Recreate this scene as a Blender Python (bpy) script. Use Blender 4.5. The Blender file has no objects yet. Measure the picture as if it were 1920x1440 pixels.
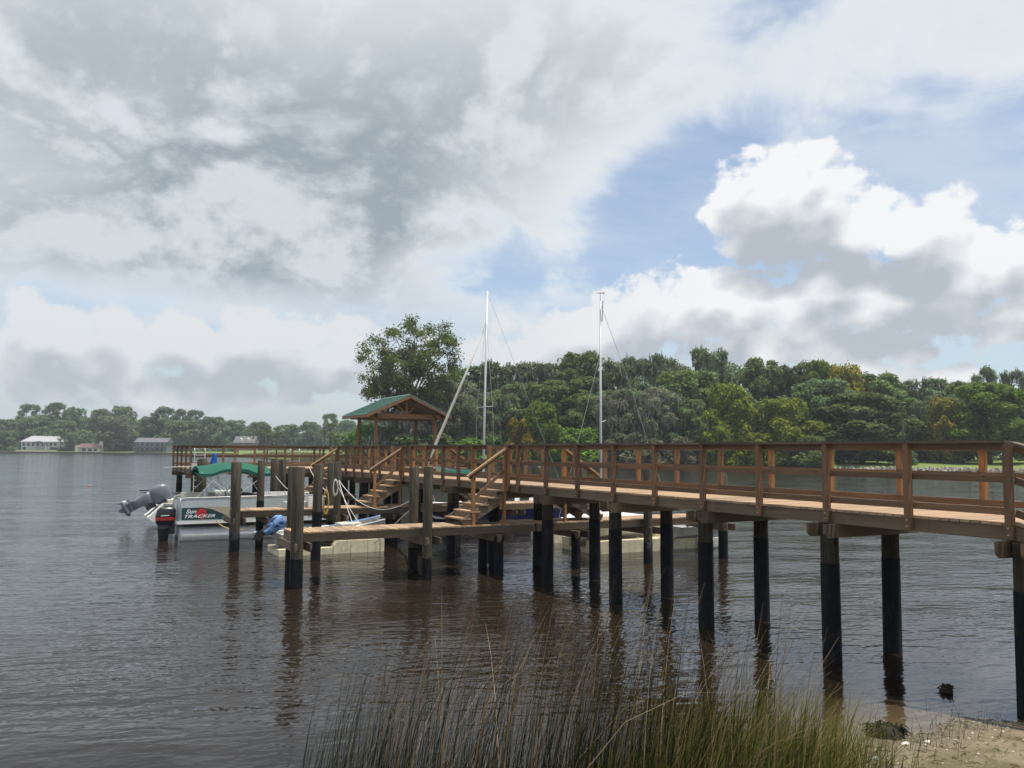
import bpy, math, random
import numpy as np
from mathutils import Vector, Matrix

S = bpy.context.scene
COL = S.collection
R = math.radians
random.seed(7)

# ------------------------------------------------------------------ camera
# world: x = across the pier (right +), y = along the pier (outward +), z up from the water
CAM = np.array([-10.766, -6.45, 3.265])
YAW, PITCH, ROLL, FPX = R(28.37), R(4.63), R(0.4), 1560.0
cam = bpy.data.cameras.new('camera')
cam.sensor_width = 36.0
cam.lens = 36.0 * FPX / 1920.0
cam.clip_start, cam.clip_end = 0.1, 6000
camo = bpy.data.objects.new('camera', cam)
COL.objects.link(camo)
fwd = Vector((math.sin(YAW) * math.cos(PITCH), math.cos(YAW) * math.cos(PITCH), math.sin(PITCH)))
rgt = Vector((math.cos(YAW), -math.sin(YAW), 0))
upv = rgt.cross(fwd)
cr, sr = math.cos(ROLL), math.sin(ROLL)
r2 = rgt * cr - (-upv) * sr * -1 * -1
r2 = rgt * cr + upv * sr
u2 = -rgt * sr + upv * cr
M = Matrix((( r2.x, u2.x, -fwd.x), (r2.y, u2.y, -fwd.y), (r2.z, u2.z, -fwd.z)))
camo.matrix_world = Matrix.Translation(Vector(CAM)) @ M.to_4x4()
S.camera = camo

# ------------------------------------------------------------------ light
SUN = Vector((0.21, -0.15, 1.0)).normalized()
SUN_EL = math.asin(SUN.z)
SUN_AZ = math.atan2(SUN.x, SUN.y)           # clockwise from +y
sun = bpy.data.lights.new('sun', 'SUN')
sun.energy = 5.0
sun.angle = R(0.6)
sun.color = (1.0, 0.955, 0.88)
suno = bpy.data.objects.new('sun', sun)
suno.rotation_euler = SUN.to_track_quat('Z', 'Y').to_euler()
suno.location = (0, 0, 60)
COL.objects.link(suno)
S.view_settings.view_transform = 'Standard'
S.view_settings.look = 'None'
S.view_settings.exposure = 0.24
S.view_settings.gamma = 1.0
S.view_settings.use_curve_mapping = False
S.cycles.max_bounces = 6
S.cycles.diffuse_bounces = 3
S.cycles.glossy_bounces = 3
S.cycles.transmission_bounces = 3
S.cycles.transparent_max_bounces = 8
S.cycles.use_denoising = True
S.cycles.use_adaptive_sampling = True
S.cycles.adaptive_threshold = 0.02
S.cycles.sample_clamp_indirect = 4.0

# ------------------------------------------------------------------ node helpers
class NB:
    """tiny expression builder for shader math nodes"""
    def __init__(self, nt): self.nt = nt
    def node(self, t, **kw):
        n = self.nt.nodes.new(t)
        for k, v in kw.items(): setattr(n, k, v)
        return n
    def link(self, a, b): self.nt.links.new(a, b)
    def put(self, sock, v):
        if isinstance(v, E_): self.link(v.s, sock)
        elif isinstance(v, bpy.types.NodeSocket): self.link(v, sock)
        else: sock.default_value = v
    def m(self, op, a, b=0.0, c=None, clamp=False):
        n = self.node('ShaderNodeMath', operation=op, use_clamp=clamp)
        self.put(n.inputs[0], a); self.put(n.inputs[1], b)
        if c is not None: self.put(n.inputs[2], c)
        return E_(self, n.outputs[0])
    def mr(self, v, a, b, c=0.0, d=1.0, smooth=True):
        n = self.node('ShaderNodeMapRange', interpolation_type='SMOOTHSTEP' if smooth else 'LINEAR')
        self.put(n.inputs[0], v)
        for i, q in enumerate((a, b, c, d)): self.put(n.inputs[1 + i], q)
        return E_(self, n.outputs[0])
    def xyz(self, x, y, z):
        n = self.node('ShaderNodeCombineXYZ')
        self.put(n.inputs[0], x); self.put(n.inputs[1], y); self.put(n.inputs[2], z)
        return n.outputs[0]
    def noise(self, vec, scale, detail=4, rough=0.5, lac=2.0, dist=0.0, dim='3D'):
        n = self.node('ShaderNodeTexNoise', noise_dimensions=dim)
        if vec is not None: self.put(n.inputs['Vector'], vec)
        n.inputs['Scale'].default_value = scale; n.inputs['Detail'].default_value = detail
        n.inputs['Roughness'].default_value = rough; n.inputs['Lacunarity'].default_value = lac
        n.inputs['Distortion'].default_value = dist
        return E_(self, n.outputs['Fac'])
    def mix(self, f, a, b, blend='MIX'):
        n = self.node('ShaderNodeMix', data_type='RGBA', blend_type=blend)
        self.put(n.inputs[0], f); self.put(n.inputs[6], a); self.put(n.inputs[7], b)
        return n.outputs[2]
    def mapping(self, vec, scale=(1, 1, 1), rot=(0, 0, 0), loc=(0, 0, 0)):
        n = self.node('ShaderNodeMapping')
        self.put(n.inputs[0], vec)
        n.inputs['Scale'].default_value = scale; n.inputs['Rotation'].default_value = rot; n.inputs['Location'].default_value = loc
        return n.outputs[0]
class E_:
    def __init__(self, nb, s): self.nb, self.s = nb, s
    def __add__(self, o): return self.nb.m('ADD', self, o)
    __radd__ = __add__
    def __sub__(self, o): return self.nb.m('SUBTRACT', self, o)
    def __rsub__(self, o): return self.nb.m('SUBTRACT', o, self)
    def __mul__(self, o): return self.nb.m('MULTIPLY', self, o)
    __rmul__ = __mul__
    def __truediv__(self, o): return self.nb.m('DIVIDE', self, o)
    def max(self, o): return self.nb.m('MAXIMUM', self, o)
    def min(self, o): return self.nb.m('MINIMUM', self, o)
def rgb(r, g, b): return (r, g, b, 1.0)
def srgb(r, g, b):
    f = lambda c: (c / 255 / 12.92) if c <= 10 else ((c / 255 + 0.055) / 1.055) ** 2.4
    return (f(r), f(g), f(b), 1.0)

def hor(px): return 846.0 + (px - 960) * 0.00698
def ang(px, py):
    """bearing (rad, right +) and elevation of a point of the sky / far shore"""
    return math.atan((px - 960) / FPX), math.atan((hor(px) - py) / FPX * math.cos(math.atan((px - 960) / FPX)) * 1.0)
def bearing(px, Z):
    """ground position seen along bearing px at forward distance Z"""
    r = (px - 960) / FPX * Z * 1.004
    return (CAM[0] + math.sin(YAW) * Z + math.cos(YAW) * r, CAM[1] + math.cos(YAW) * Z - math.sin(YAW) * r)

# ------------------------------------------------------------------ world: Nishita sky with clouds
W = bpy.data.worlds.new('World'); S.world = W; W.use_nodes = True
nt = W.node_tree; nt.nodes.clear(); nb = NB(nt)

# cloud density group: cumulus heaps in bearing/elevation space, evaluated twice for top lighting
def blob_group():
    g = bpy.data.node_groups.new('cumulus', 'ShaderNodeTree')
    g.interface.new_socket('Bearing', in_out='INPUT', socket_type='NodeSocketFloat')
    g.interface.new_socket('Elevation', in_out='INPUT', socket_type='NodeSocketFloat')
    g.interface.new_socket('Density', in_out='OUTPUT', socket_type='NodeSocketFloat')
    g.interface.new_socket('Soft', in_out='OUTPUT', socket_type='NodeSocketFloat')
    b = NB(g)
    gi = b.node('NodeGroupInput'); go = b.node('NodeGroupOutput')
    a, e = E_(b, gi.outputs[0]), E_(b, gi.outputs[1])
    v = b.xyz(a, e * 1.25, 0.37)
    warp = b.noise(v, 9.0, 3, 0.5, dim='2D') - 0.5
    warp2 = b.noise(b.xyz(a + 5.0, e + 4.2, 0.0), 9.0, 3, 0.5, dim='2D') - 0.5
    aw = a + warp * 0.05
    ew = e + warp2 * 0.035
    field = None
    # (centre px, centre py, half width px, half height px, weight) of the heaps seen from the dock
    B = [(1500, 385, 150, 112, 1.0), (1440, 430, 100, 70, .9), (1590, 420, 110, 80, .9), (1745, 440, 110, 80, .9), (1860, 500, 150, 80, .9),
         (1640, 560, 330, 85, .8), (1330, 575, 240, 75, .8), (1120, 630, 200, 60, .75), (1500, 640, 330, 50, .7), (960, 665, 120, 45, .7), (1840, 610, 160, 40, .6),
         (520, 655, 270, 75, .8), (330, 640, 110, 60, .8), (200, 630, 90, 62, .8), (60, 640, 120, 80, .8), (640, 690, 200, 60, .7), (250, 720, 360, 45, .6), (800, 720, 240, 40, .5),
         (1710, 710, 46, 24, .75), (1612, 690, 60, 34, .75), (1800, 706, 60, 20, .6), (1745, 662, 40, 14, .6)]
    for (px, py, hw, hh, w) in B:
        a0, e0 = ang(px, py)
        da = (aw - a0) * (FPX / hw * 1.0); de = (ew - e0) * (FPX / hh)
        t = (1.0 - (da * da + de * de)) * w
        field = t if field is None else b.m('SMOOTH_MAX', field, t, 0.15)
    # generic low heaps all round the horizon
    ring = (b.noise(b.xyz(a * 2.2, e * 5.0 + 9.1, 0.0), 2.4, 3, 0.55, dim='2D') - 0.55) * 3.0 - (e - 0.12) * (e - 0.12) * 90.0
    behind = b.mr(b.m('ABSOLUTE', a), 0.6, 0.75)
    field = field.max(ring - (1.0 - behind) * 3.0)
    n1 = b.noise(v, 22.0, 6, 0.58, dim='2D')
    vo = b.node('ShaderNodeTexVoronoi', feature='SMOOTH_F1'); b.put(vo.inputs['Vector'], v); vo.inputs['Scale'].default_value = 26.0
    vo.voronoi_dimensions = '2D'; vo.inputs['Smoothness'].default_value = .6
    bill = 0.5 - E_(b, vo.outputs['Distance'])
    d = field + (n1 - 0.5) * 2.1 + bill * 0.55
    b.link(d.s, go.inputs[0])
    soft = field + (b.noise(v, 16.0, 2, 0.45, dim='2D') - 0.5) * 0.9 + (n1 - 0.5) * 0.6 + bill * 0.35
    b.link(soft.s, go.inputs[1])
    return g
CU = blob_group()

tc = nb.node('ShaderNodeTexCoord')
sep = nb.node('ShaderNodeSeparateXYZ'); nb.link(tc.outputs['Generated'], sep.inputs[0])
dx, dy, dz = (E_(nb, sep.outputs[i]) for i in range(3))
fr = dx * math.cos(YAW) - dy * math.sin(YAW)
ff = dx * math.sin(YAW) + dy * math.cos(YAW)
az = nb.m('ARCTAN2', fr, ff)
el = nb.m('ARCSINE', dz)

sky = nb.node('ShaderNodeTexSky', sky_type='NISHITA')
sky.sun_disc = False
sky.sun_elevation = SUN_EL
sky.sun_rotation = SUN_AZ
sky.air_density = 1.0; sky.dust_density = 1.0; sky.ozone_density = 1.0
# keep the lookup above the horizon
skv = nb.xyz(dx, dy, dz.max(0.02))
nb.link(skv, sky.inputs[0])
SKY_K = 0.14
skyc = nb.mix(1.0, sky.outputs[0], rgb(SKY_K, SKY_K, SKY_K), 'MULTIPLY')

# high broken layer
inv = 1.0 / 1.0
den = dz.max(0.0) * 0.9 + 0.42
qx, qy = fr / den, ff / den
q = nb.xyz(qx, qy, 0.0)
n_big = nb.noise(q, 1.1, 2, 0.5, dim='2D')
n_med = nb.noise(nb.mapping(q, loc=(3.1, 1.7, 0.4)), 3.0, 6, 0.58, dist=0.35, dim='2D')
n_fin = nb.noise(nb.mapping(q, loc=(7.1, 2.7, 0.4)), 9.5, 5, 0.62, dim='2D')
def gauss(px, py, sx, sy, w):
    a0, e0 = ang(px, py)
    u = (az - a0) * (FPX / sx); v = (el - e0) * (FPX / sy)
    return nb.m('EXPONENT', (u * u + v * v) * -1.0) * w
bias = gauss(250, 230, 750, 330, .46) + gauss(750, 330, 380, 200, .20) + gauss(300, 460, 420, 100, .16) + gauss(1650, 70, 460, 150, .27) + gauss(1250, 40, 260, 130, .17) + gauss(1120, 130, 260, 160, .30) \
    + gauss(1250, 360, 190, 130, -.34) + gauss(1700, 260, 300, 80, -.10) + gauss(950, 500, 330, 60, -.22) + gauss(1860, 620, 250, 60, -.2) + gauss(280, 570, 240, 40, -.2) + gauss(1650, 640, 300, 120, -.2)
cov = (n_big - 0.5) * 0.7 + (n_med - 0.5) * 1.25 + (n_fin - 0.5) * 0.30 + bias + 0.02
alphaA = nb.mr(cov, -0.12, 0.24) * nb.mr(el, 0.09, 0.22, 0.25, 1.0)
thick = nb.mr(cov + (n_fin - 0.5) * 0.15, 0.0, 0.62)
greyA = gauss(150, 230, 820, 380, 1.05) + gauss(700, 440, 400, 90, .45)
shadeA = (thick * (greyA * 0.85 + 0.42)).min(0.97)
# light breaks through the grey mass
lum = nb.mr(n_med + (n_fin - 0.5) * 0.5, 0.42, 0.68)
shadeA2 = shadeA * (1.0 - lum * 0.68)
colA = nb.mix(shadeA2, srgb(228, 233, 237), srgb(150, 162, 172))
# thin veil over the blue
veil = nb.mr(nb.noise(nb.mapping(q, scale=(1.0, 2.2, 1.0), loc=(1.3, 9.7, 0)), 1.4, 5, 0.6, dim='2D'), 0.36, 0.72) * 0.5 + 0.10
sk1 = nb.mix(veil, skyc, srgb(214, 221, 229))
sk2 = nb.mix(alphaA, sk1, colA)
# horizon haze
hz = nb.m('EXPONENT', el.max(0.0) * -17.0)
sk3 = nb.mix(hz * 0.74, sk2, srgb(166, 183, 201))
# cumulus
g1 = nb.node('ShaderNodeGroup'); g1.node_tree = CU
nb.put(g1.inputs[0], az); nb.put(g1.inputs[1], el)
g2 = nb.node('ShaderNodeGroup'); g2.node_tree = CU
nb.put(g2.inputs[0], az + 0.004); nb.put(g2.inputs[1], el + 0.042)
d1, d2 = E_(nb, g1.outputs[0]), E_(nb, g2.outputs[0])
alphaC = nb.mr(d1, -0.02, 0.40)
s1, s2 = E_(nb, g1.outputs[1]), E_(nb, g2.outputs[1])
lit = nb.mr(s1 - s2, -0.35, 0.85)
deep = nb.mr(s2, -0.05, 1.05)
cshade = (deep * 0.95 - lit * 0.5 + 0.16).max(0.0).min(1.0)
colC = nb.mix(cshade, srgb(241, 242, 243), srgb(178, 185, 194))
# left heaps lie under the grey deck and are duller
dull = nb.mr(az, -0.05, 0.25, 0.34, 0.0)
colC2 = nb.mix(dull, colC, srgb(178, 186, 194))
hzc = nb.mix(hz * 0.40, colC2, srgb(180, 191, 202))
sk4 = nb.mix(alphaC * 0.96, sk3, hzc)
bg = nb.node('ShaderNodeBackground'); bg.inputs['Strength'].default_value = 0.90
nb.link(sk4, bg.inputs[0])
wo = nb.node('ShaderNodeOutputWorld'); nb.link(bg.outputs[0], wo.inputs[0])
W.cycles.sampling_method = 'MANUAL'
W.cycles.sample_map_resolution = 512

# ------------------------------------------------------------------ materials
MATS = {}
def mat(name, base, rough=0.6, spec=0.3, metal=0.0):
    m = bpy.data.materials.new(name); m.use_nodes = True
    b = NB(m.node_tree); p = m.node_tree.nodes['Principled BSDF']
    p.inputs['Base Color'].default_value = base
    p.inputs['Roughness'].default_value = rough
    p.inputs['Specular IOR Level'].default_value = spec
    p.inputs['Metallic'].default_value = metal
    MATS[name] = m
    return m, b, p

def objrand(b):
    o = b.node('ShaderNodeObjectInfo'); return E_(b, o.outputs['Random'])

def wood(name, c1, c2, c3, axis='y', rough=0.75, grain=1.0, weather=None):
    """sawn timber: streaks along its length, knots, per-piece tone"""
    m, b, p = mat(name, c1, rough, 0.25)
    t = b.node('ShaderNodeTexCoord'); v = t.outputs['Object']
    st = {'x': (0.6, 9, 9), 'y': (9, 0.6, 9), 'z': (9, 9, 0.6)}[axis]
    rnd = objrand(b)
    off = b.node('ShaderNodeVectorMath', operation='ADD'); b.put(off.inputs[0], v); b.put(off.inputs[1], b.xyz(rnd * 37.0, rnd * 11.0, rnd * 23.0))
    v2 = b.mapping(off.outputs[0], scale=st)
    g1 = b.noise(v2, 2.2 * grain, 6, 0.62, dist=0.4)
    g2 = b.noise(off.outputs[0], 1.6, 4, 0.6)
    kn = b.node('ShaderNodeTexVoronoi'); b.put(kn.inputs['Vector'], b.mapping(off.outputs[0], scale={'x': (2.2, 9, 9), 'y': (9, 2.2, 9), 'z': (9, 9, 2.2)}[axis])); kn.inputs['Scale'].default_value = 0.9
    knot = b.mr(E_(b, kn.outputs['Distance']), 0.05, 0.14, 1.0, 0.0)
    c = b.mix(b.mr(g1, 0.3, 0.72), c1, c2)
    c = b.mix(b.mr(g2, 0.45, 0.75) * 0.5, c, c3)
    c = b.mix(knot * 0.55, c, (c3[0] * .45, c3[1] * .42, c3[2] * .4, 1))
    hs = b.node('ShaderNodeHueSaturation'); b.put(hs.inputs['Color'], c); b.put(hs.inputs['Value'], rnd * 0.56 + 0.72); b.put(hs.inputs['Saturation'], rnd * 0.2 + 0.9)
    b.link(hs.outputs[0], p.inputs['Base Color'])
    bm = b.node('ShaderNodeBump'); bm.inputs['Strength'].default_value = 0.25; bm.inputs['Distance'].default_value = 0.01
    b.link(g1.s, bm.inputs['Height']); b.link(bm.outputs[0], p.inputs['Normal'])
    return m
PINE = (rgb(.200, .116, .066), rgb(.135, .076, .043), rgb(.140, .098, .066))
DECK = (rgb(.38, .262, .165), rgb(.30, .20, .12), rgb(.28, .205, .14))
w_y = wood('timber_along', *PINE, 'y'); w_x = wood('timber_across', *PINE, 'x'); w_z = wood('timber_upright', *PINE, 'z')
CAPC = (rgb(.13, .098, .072), rgb(.095, .070, .052), rgb(.14, .115, .09))
cap_y = wood('weathered_cap_along', *CAPC, 'y'); cap_x = wood('weathered_cap_across', *CAPC, 'x')
deck_x = wood('deck_plank_across', *DECK, 'x'); deck_y = wood('deck_plank_along', *DECK, 'y')
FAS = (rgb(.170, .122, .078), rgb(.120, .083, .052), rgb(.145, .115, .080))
fas_y = wood('fascia_along', *FAS, 'y'); fas_x = wood('fascia_across', *FAS, 'x')
w_in = wood('rail_timber_lit', rgb(.31, .16, .075), rgb(.23, .11, .05), rgb(.21, .125, .07), 'z')  # brighter post timber: light bounced off the deck is painted into its colour

def pile_mat():
    m, b, p = mat('piling_wood', rgb(.15, .125, .09), 0.85, 0.15)
    t = b.node('ShaderNodeTexCoord'); rnd = objrand(b)
    off = b.node('ShaderNodeVectorMath', operation='ADD'); b.put(off.inputs[0], t.outputs['Object']); b.put(off.inputs[1], b.xyz(rnd * 31.0, rnd * 17.0, rnd * 7.0))
    g = b.noise(b.mapping(off.outputs[0], scale=(14, 14, 0.9)), 2.0, 6, 0.65)
    g2 = b.noise(off.outputs[0], 3.0, 5, 0.6)
    c = b.mix(b.mr(g, 0.32, 0.7), rgb(.034, .029, .022), rgb(.105, .090, .064))
    c = b.mix(b.mr(g2, 0.48, 0.7) * 0.5, c, rgb(.058, .060, .040))
    b.link(c, p.inputs['Base Color'])
    bm = b.node('ShaderNodeBump'); bm.inputs['Strength'].default_value = 0.6; bm.inputs['Distance'].default_value = 0.012
    b.link(g.s, bm.inputs['Height']); b.link(bm.outputs[0], p.inputs['Normal'])
    return m
M_pile = pile_mat()
M_pile_shade = M_pile.copy(); M_pile_shade.name = 'shaded_piling'  # same pile wood darkened: shade under the deck is put into the colour
for n_ in M_pile_shade.node_tree.nodes:
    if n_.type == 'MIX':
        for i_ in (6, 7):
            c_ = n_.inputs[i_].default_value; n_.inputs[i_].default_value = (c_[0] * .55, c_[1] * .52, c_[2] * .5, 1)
def wrap_mat():
    m, b, p = mat('pile_wrap', rgb(.008, .009, .012), 0.7, 0.12)
    t = b.node('ShaderNodeTexCoord')
    g = b.noise(b.mapping(t.outputs['Object'], scale=(6, 6, 1.2)), 3.0, 5, 0.6)
    b.link(b.mix(b.mr(g, 0.4, 0.75), rgb(.006, .007, .010), rgb(.018, .018, .018)), p.inputs['Base Color'])
    bm = b.node('ShaderNodeBump'); bm.inputs['Strength'].default_value = 0.3; bm.inputs['Distance'].default_value = 0.01
    b.link(g.s, bm.inputs['Height']); b.link(bm.outputs[0], p.inputs['Normal'])
    return m
M_wrap = wrap_mat()

def plain(name, c, rough=0.5, spec=0.4, metal=0.0, var=0.18, scale=6.0, dirt=None):
    """paint / plastic / metal with mottling"""
    m, b, p = mat(name, c, rough, spec, metal)
    t = b.node('ShaderNodeTexCoord')
    g = b.noise(t.outputs['Object'], scale, 5, 0.6)
    g2 = b.noise(b.mapping(t.outputs['Object'], scale=(1, 1, .35)), scale * 3.1, 4, 0.6)
    d = dirt or (c[0] * .7, c[1] * .68, c[2] * .62, 1)
    cc = b.mix(b.mr(g, 0.42, 0.78) * (var * 3.0), c, d)
    cc = b.mix(b.mr(g2, 0.55, 0.8) * var * 1.5, cc, (d[0] * .7, d[1] * .7, d[2] * .7, 1))
    b.link(cc, p.inputs['Base Color'])
    b.link((g * 0.25 + (rough - 0.12)).s, p.inputs['Roughness'])
    return m
M_white = plain('gelcoat_white', rgb(.74, .73, .69), 0.35)
M_cream = plain('gelcoat_cream', rgb(.62, .59, .50), 0.4)
M_grey = plain('grey_paint', rgb(.22, .235, .25), 0.35)
M_motor_grey = plain('motor_grey', rgb(.13, .15, .175), 0.3, 0.5)
M_black = plain('black_paint', rgb(.012, .012, .013), 0.3, 0.5)
M_alu = plain('aluminium', rgb(.50, .51, .51), 0.45, 0.5, 0.25)
M_aluhull = plain('dull_aluminium', rgb(.36, .36, .34), 0.5, 0.5, 0.35, dirt=rgb(.27, .25, .19))
M_navy = plain('navy_hull', rgb(.010, .022, .085), 0.3, 0.5)
M_tan = plain('tan_float_plastic', rgb(.62, .55, .385), 0.6, 0.3, dirt=rgb(.36, .31, .19), var=.25)
M_teal = plain('teal_panel', rgb(.018, .06, .062), 0.35)
M_beige = plain('beige_panel', rgb(.40, .36, .26), 0.45)
M_panel = plain('pale_grey_panel', rgb(.47, .50, .49), 0.45)
M_red = plain('red_decal', rgb(.50, .035, .03), 0.4)
M_decal = plain('white_decal', rgb(.75, .75, .74), 0.4)
M_dark = plain('dark_rubber', rgb(.03, .03, .032), 0.6)
M_glass = plain('smoked_screen', rgb(.05, .06, .07), 0.1, 0.6)
M_ropeW = plain('white_rope', rgb(.56, .54, .47), 0.9, 0.1, scale=20)
M_ropeY = plain('yellow_rope', rgb(.48, .36, .10), 0.9, 0.1, scale=20)
M_ropeD = plain('dark_hose', rgb(.035, .028, .022), 0.7, 0.2)
M_blue = plain('blue_cloth', rgb(.02, .10, .36), 0.9, 0.1)
M_galv = plain('galvanised_bolt', rgb(.45, .45, .44), 0.45, 0.5, 0.6)
def cloth(name, c, c2=None, amp=0.05):
    m, b, p = mat(name, c, 0.85, 0.15)
    t = b.node('ShaderNodeTexCoord')
    g = b.noise(t.outputs['Object'], 3.2, 5, 0.55, dist=0.6)
    f = b.noise(t.outputs['Object'], 60.0, 2, 0.5)
    b.link(b.mix(b.mr(g, 0.46, 0.58) if c2 else b.mr(g, .4, .8) * .5, c, c2 or (c[0] * .75, c[1] * .75, c[2] * .72, 1)), p.inputs['Base Color'])
    bm = b.node('ShaderNodeBump'); bm.inputs['Strength'].default_value = 0.5; bm.inputs['Distance'].default_value = amp
    b.link((g + f * 0.05).s, bm.inputs['Height']); b.link(bm.outputs[0], p.inputs['Normal'])
    return m
M_bimini = cloth('green_canvas', rgb(.022, .105, .072))
M_camo = cloth('blue_patterned_tarp', rgb(.16, .27, .46), rgb(.02, .05, .16))
M_tarp = cloth('white_tarp', rgb(.66, .67, .68))
def roof_mat():
    m, b, p = mat('green_metal_roof', rgb(.05, .17, .12), 0.45, 0.5)
    t = b.node('ShaderNodeTexCoord'); g = b.noise(t.outputs['Object'], 1.8, 5, .6)
    b.link(b.mix(b.mr(g, .35, .75), rgb(.060, .140, .108), rgb(.095, .175, .145)), p.inputs['Base Color'])
    return m
M_roof = roof_mat()

# ------------------------------------------------------------------ mesh helpers
class MB:
    def __init__(self): self.v, self.f, self.mi = [], [], []
    def add(self, vs, fs, k=0):
        o = len(self.v); self.v += [tuple(p) for p in vs]
        for q in fs: self.f.append(tuple(i + o for i in q)); self.mi.append(k)
        return self
    def box(self, x0, x1, y0, y1, z0, z1, k=0):
        return self.add([(x0, y0, z0), (x1, y0, z0), (x1, y1, z0), (x0, y1, z0), (x0, y0, z1), (x1, y0, z1), (x1, y1, z1), (x0, y1, z1)],
                        [(0, 3, 2, 1), (4, 5, 6, 7), (0, 1, 5, 4), (1, 2, 6, 5), (2, 3, 7, 6), (3, 0, 4, 7)], k)
    def prism(self, poly, axis, a, b, k=0):
        """extrude a closed 2-D outline along an axis: 'y' takes (x,z), 'x' takes (y,z), 'z' takes (x,y)"""
        mk = {'y': lambda p, t: (p[0], t, p[1]), 'x': lambda p, t: (t, p[0], p[1]), 'z': lambda p, t: (p[0], p[1], t)}[axis]
        n = len(poly)
        vs = [mk(p, a) for p in poly] + [mk(p, b) for p in poly]
        fs = [tuple(range(n)), tuple(range(2 * n - 1, n - 1, -1))] + [(i, n + i, n + (i + 1) % n, (i + 1) % n) for i in range(n)]
        return self.add(vs, fs, k)
    def bar(self, p, q, w, h, k=0):
        """squared timber between two points, w across, h upright"""
        p, q = Vector(p), Vector(q); d = (q - p).normalized()
        s = d.cross(Vector((0, 0, 1)))
        if s.length < 1e-4: s = Vector((1, 0, 0))
        s.normalize(); u = s.cross(d).normalized()
        vs = []
        for c in (p, q):
            for a, b_ in ((-1, -1), (1, -1), (1, 1), (-1, 1)): vs.append(c + s * a * w / 2 + u * b_ * h / 2)
        return self.add(vs, [(0, 1, 2, 3), (7, 6, 5, 4), (0, 4, 5, 1), (1, 5, 6, 2), (2, 6, 7, 3), (3, 7, 4, 0)], k)
    def tube(self, path, r, n=8, k=0, caps=True):
        path = [Vector(p) for p in path]; rs = r if isinstance(r, (list, tuple)) else [r] * len(path)
        vs, fs = [], []
        ref = None
        for i, p in enumerate(path):
            d = (path[min(i + 1, len(path) - 1)] - path[max(i - 1, 0)]).normalized()
            if ref is None:
                ref = d.orthogonal().normalized()
            a = (ref - d * ref.dot(d)).normalized(); b_ = d.cross(a); ref = a
            for j in range(n):
                t = 2 * math.pi * j / n
                vs.append(p + (a * math.cos(t) + b_ * math.sin(t)) * rs[i])
        for i in range(len(path) - 1):
            for j in range(n):
                fs.append((i * n + j, i * n + (j + 1) % n, (i + 1) * n + (j + 1) % n, (i + 1) * n + j))
        if caps:
            fs.append(tuple(range(n - 1, -1, -1))); fs.append(tuple((len(path) - 1) * n + j for j in range(n)))
        return self.add(vs, fs, k)
    def loft(self, secs, k=0, close=False, cap=True):
        n = len(secs[0]); vs = [p for s in secs for p in s]; fs = []
        for i in range(len(secs) - 1):
            for j in range(n if close else n - 1):
                fs.append((i * n + j, i * n + (j + 1) % n, (i + 1) * n + (j + 1) % n, (i + 1) * n + j))
        if cap:
            fs.append(tuple(range(n - 1, -1, -1))); fs.append(tuple((len(secs) - 1) * n + j for j in range(n)))
        return self.add(vs, fs, k)
    def rot(self, Mx):
        self.v = [tuple(Mx @ Vector(p)) for p in self.v]; return self
    def mesh(self, name, mats, smooth=False):
        me = bpy.data.meshes.new(name)
        me.from_pydata(self.v, [], self.f)
        for m in (mats if isinstance(mats, (list, tuple)) else [mats]): me.materials.append(m)
        if any(self.mi): me.polygons.foreach_set('material_index', self.mi)
        if smooth: me.polygons.foreach_set('use_smooth', [True] * len(self.f))
        me.update(); return me
    def build(self, name, mats, parent=None, smooth=False, loc=None):
        return link(name, self.mesh(name, mats, smooth), parent, loc)
def link(name, me, parent=None, loc=None, rot=None, scale=None):
    o = bpy.data.objects.new(name, me); COL.objects.link(o)
    if parent is not None: o.parent = parent
    if loc is not None: o.location = loc
    if rot is not None: o.rotation_euler = rot
    if scale is not None: o.scale = scale
    return o
def tag(o, label, cat, group=None):
    o['label'] = label; o['category'] = cat
    if group: o['group'] = group
    return o
def thing(name, label, cat, loc=(0, 0, 0), rz=0.0, group=None):
    o = bpy.data.objects.new(name, None); o.empty_display_size = 0.3; COL.objects.link(o)
    o.location = loc; o.rotation_euler = (0, 0, rz)
    return tag(o, label, cat, group)
def structure(o): o['kind'] = 'structure'; return o
def stuff(o): o['kind'] = 'stuff'; return o
def smooth_by_angle(o, deg=35):
    me = o.data
    me.polygons.foreach_set('use_smooth', [True] * len(me.polygons))
    me.set_sharp_from_angle(angle=R(deg))
    return o
_cache = {}
def boxmesh(key, dx_, dy_, dz_, m, ch=0.0):
    """shared box centred on origin in x,y with its base at z=0"""
    k = (key, round(dx_, 4), round(dy_, 4), round(dz_, 4))
    if k not in _cache:
        _cache[k] = MB().box(-dx_ / 2, dx_ / 2, -dy_ / 2, dy_ / 2, 0, dz_).mesh(key, m)
    return _cache[k]

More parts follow.
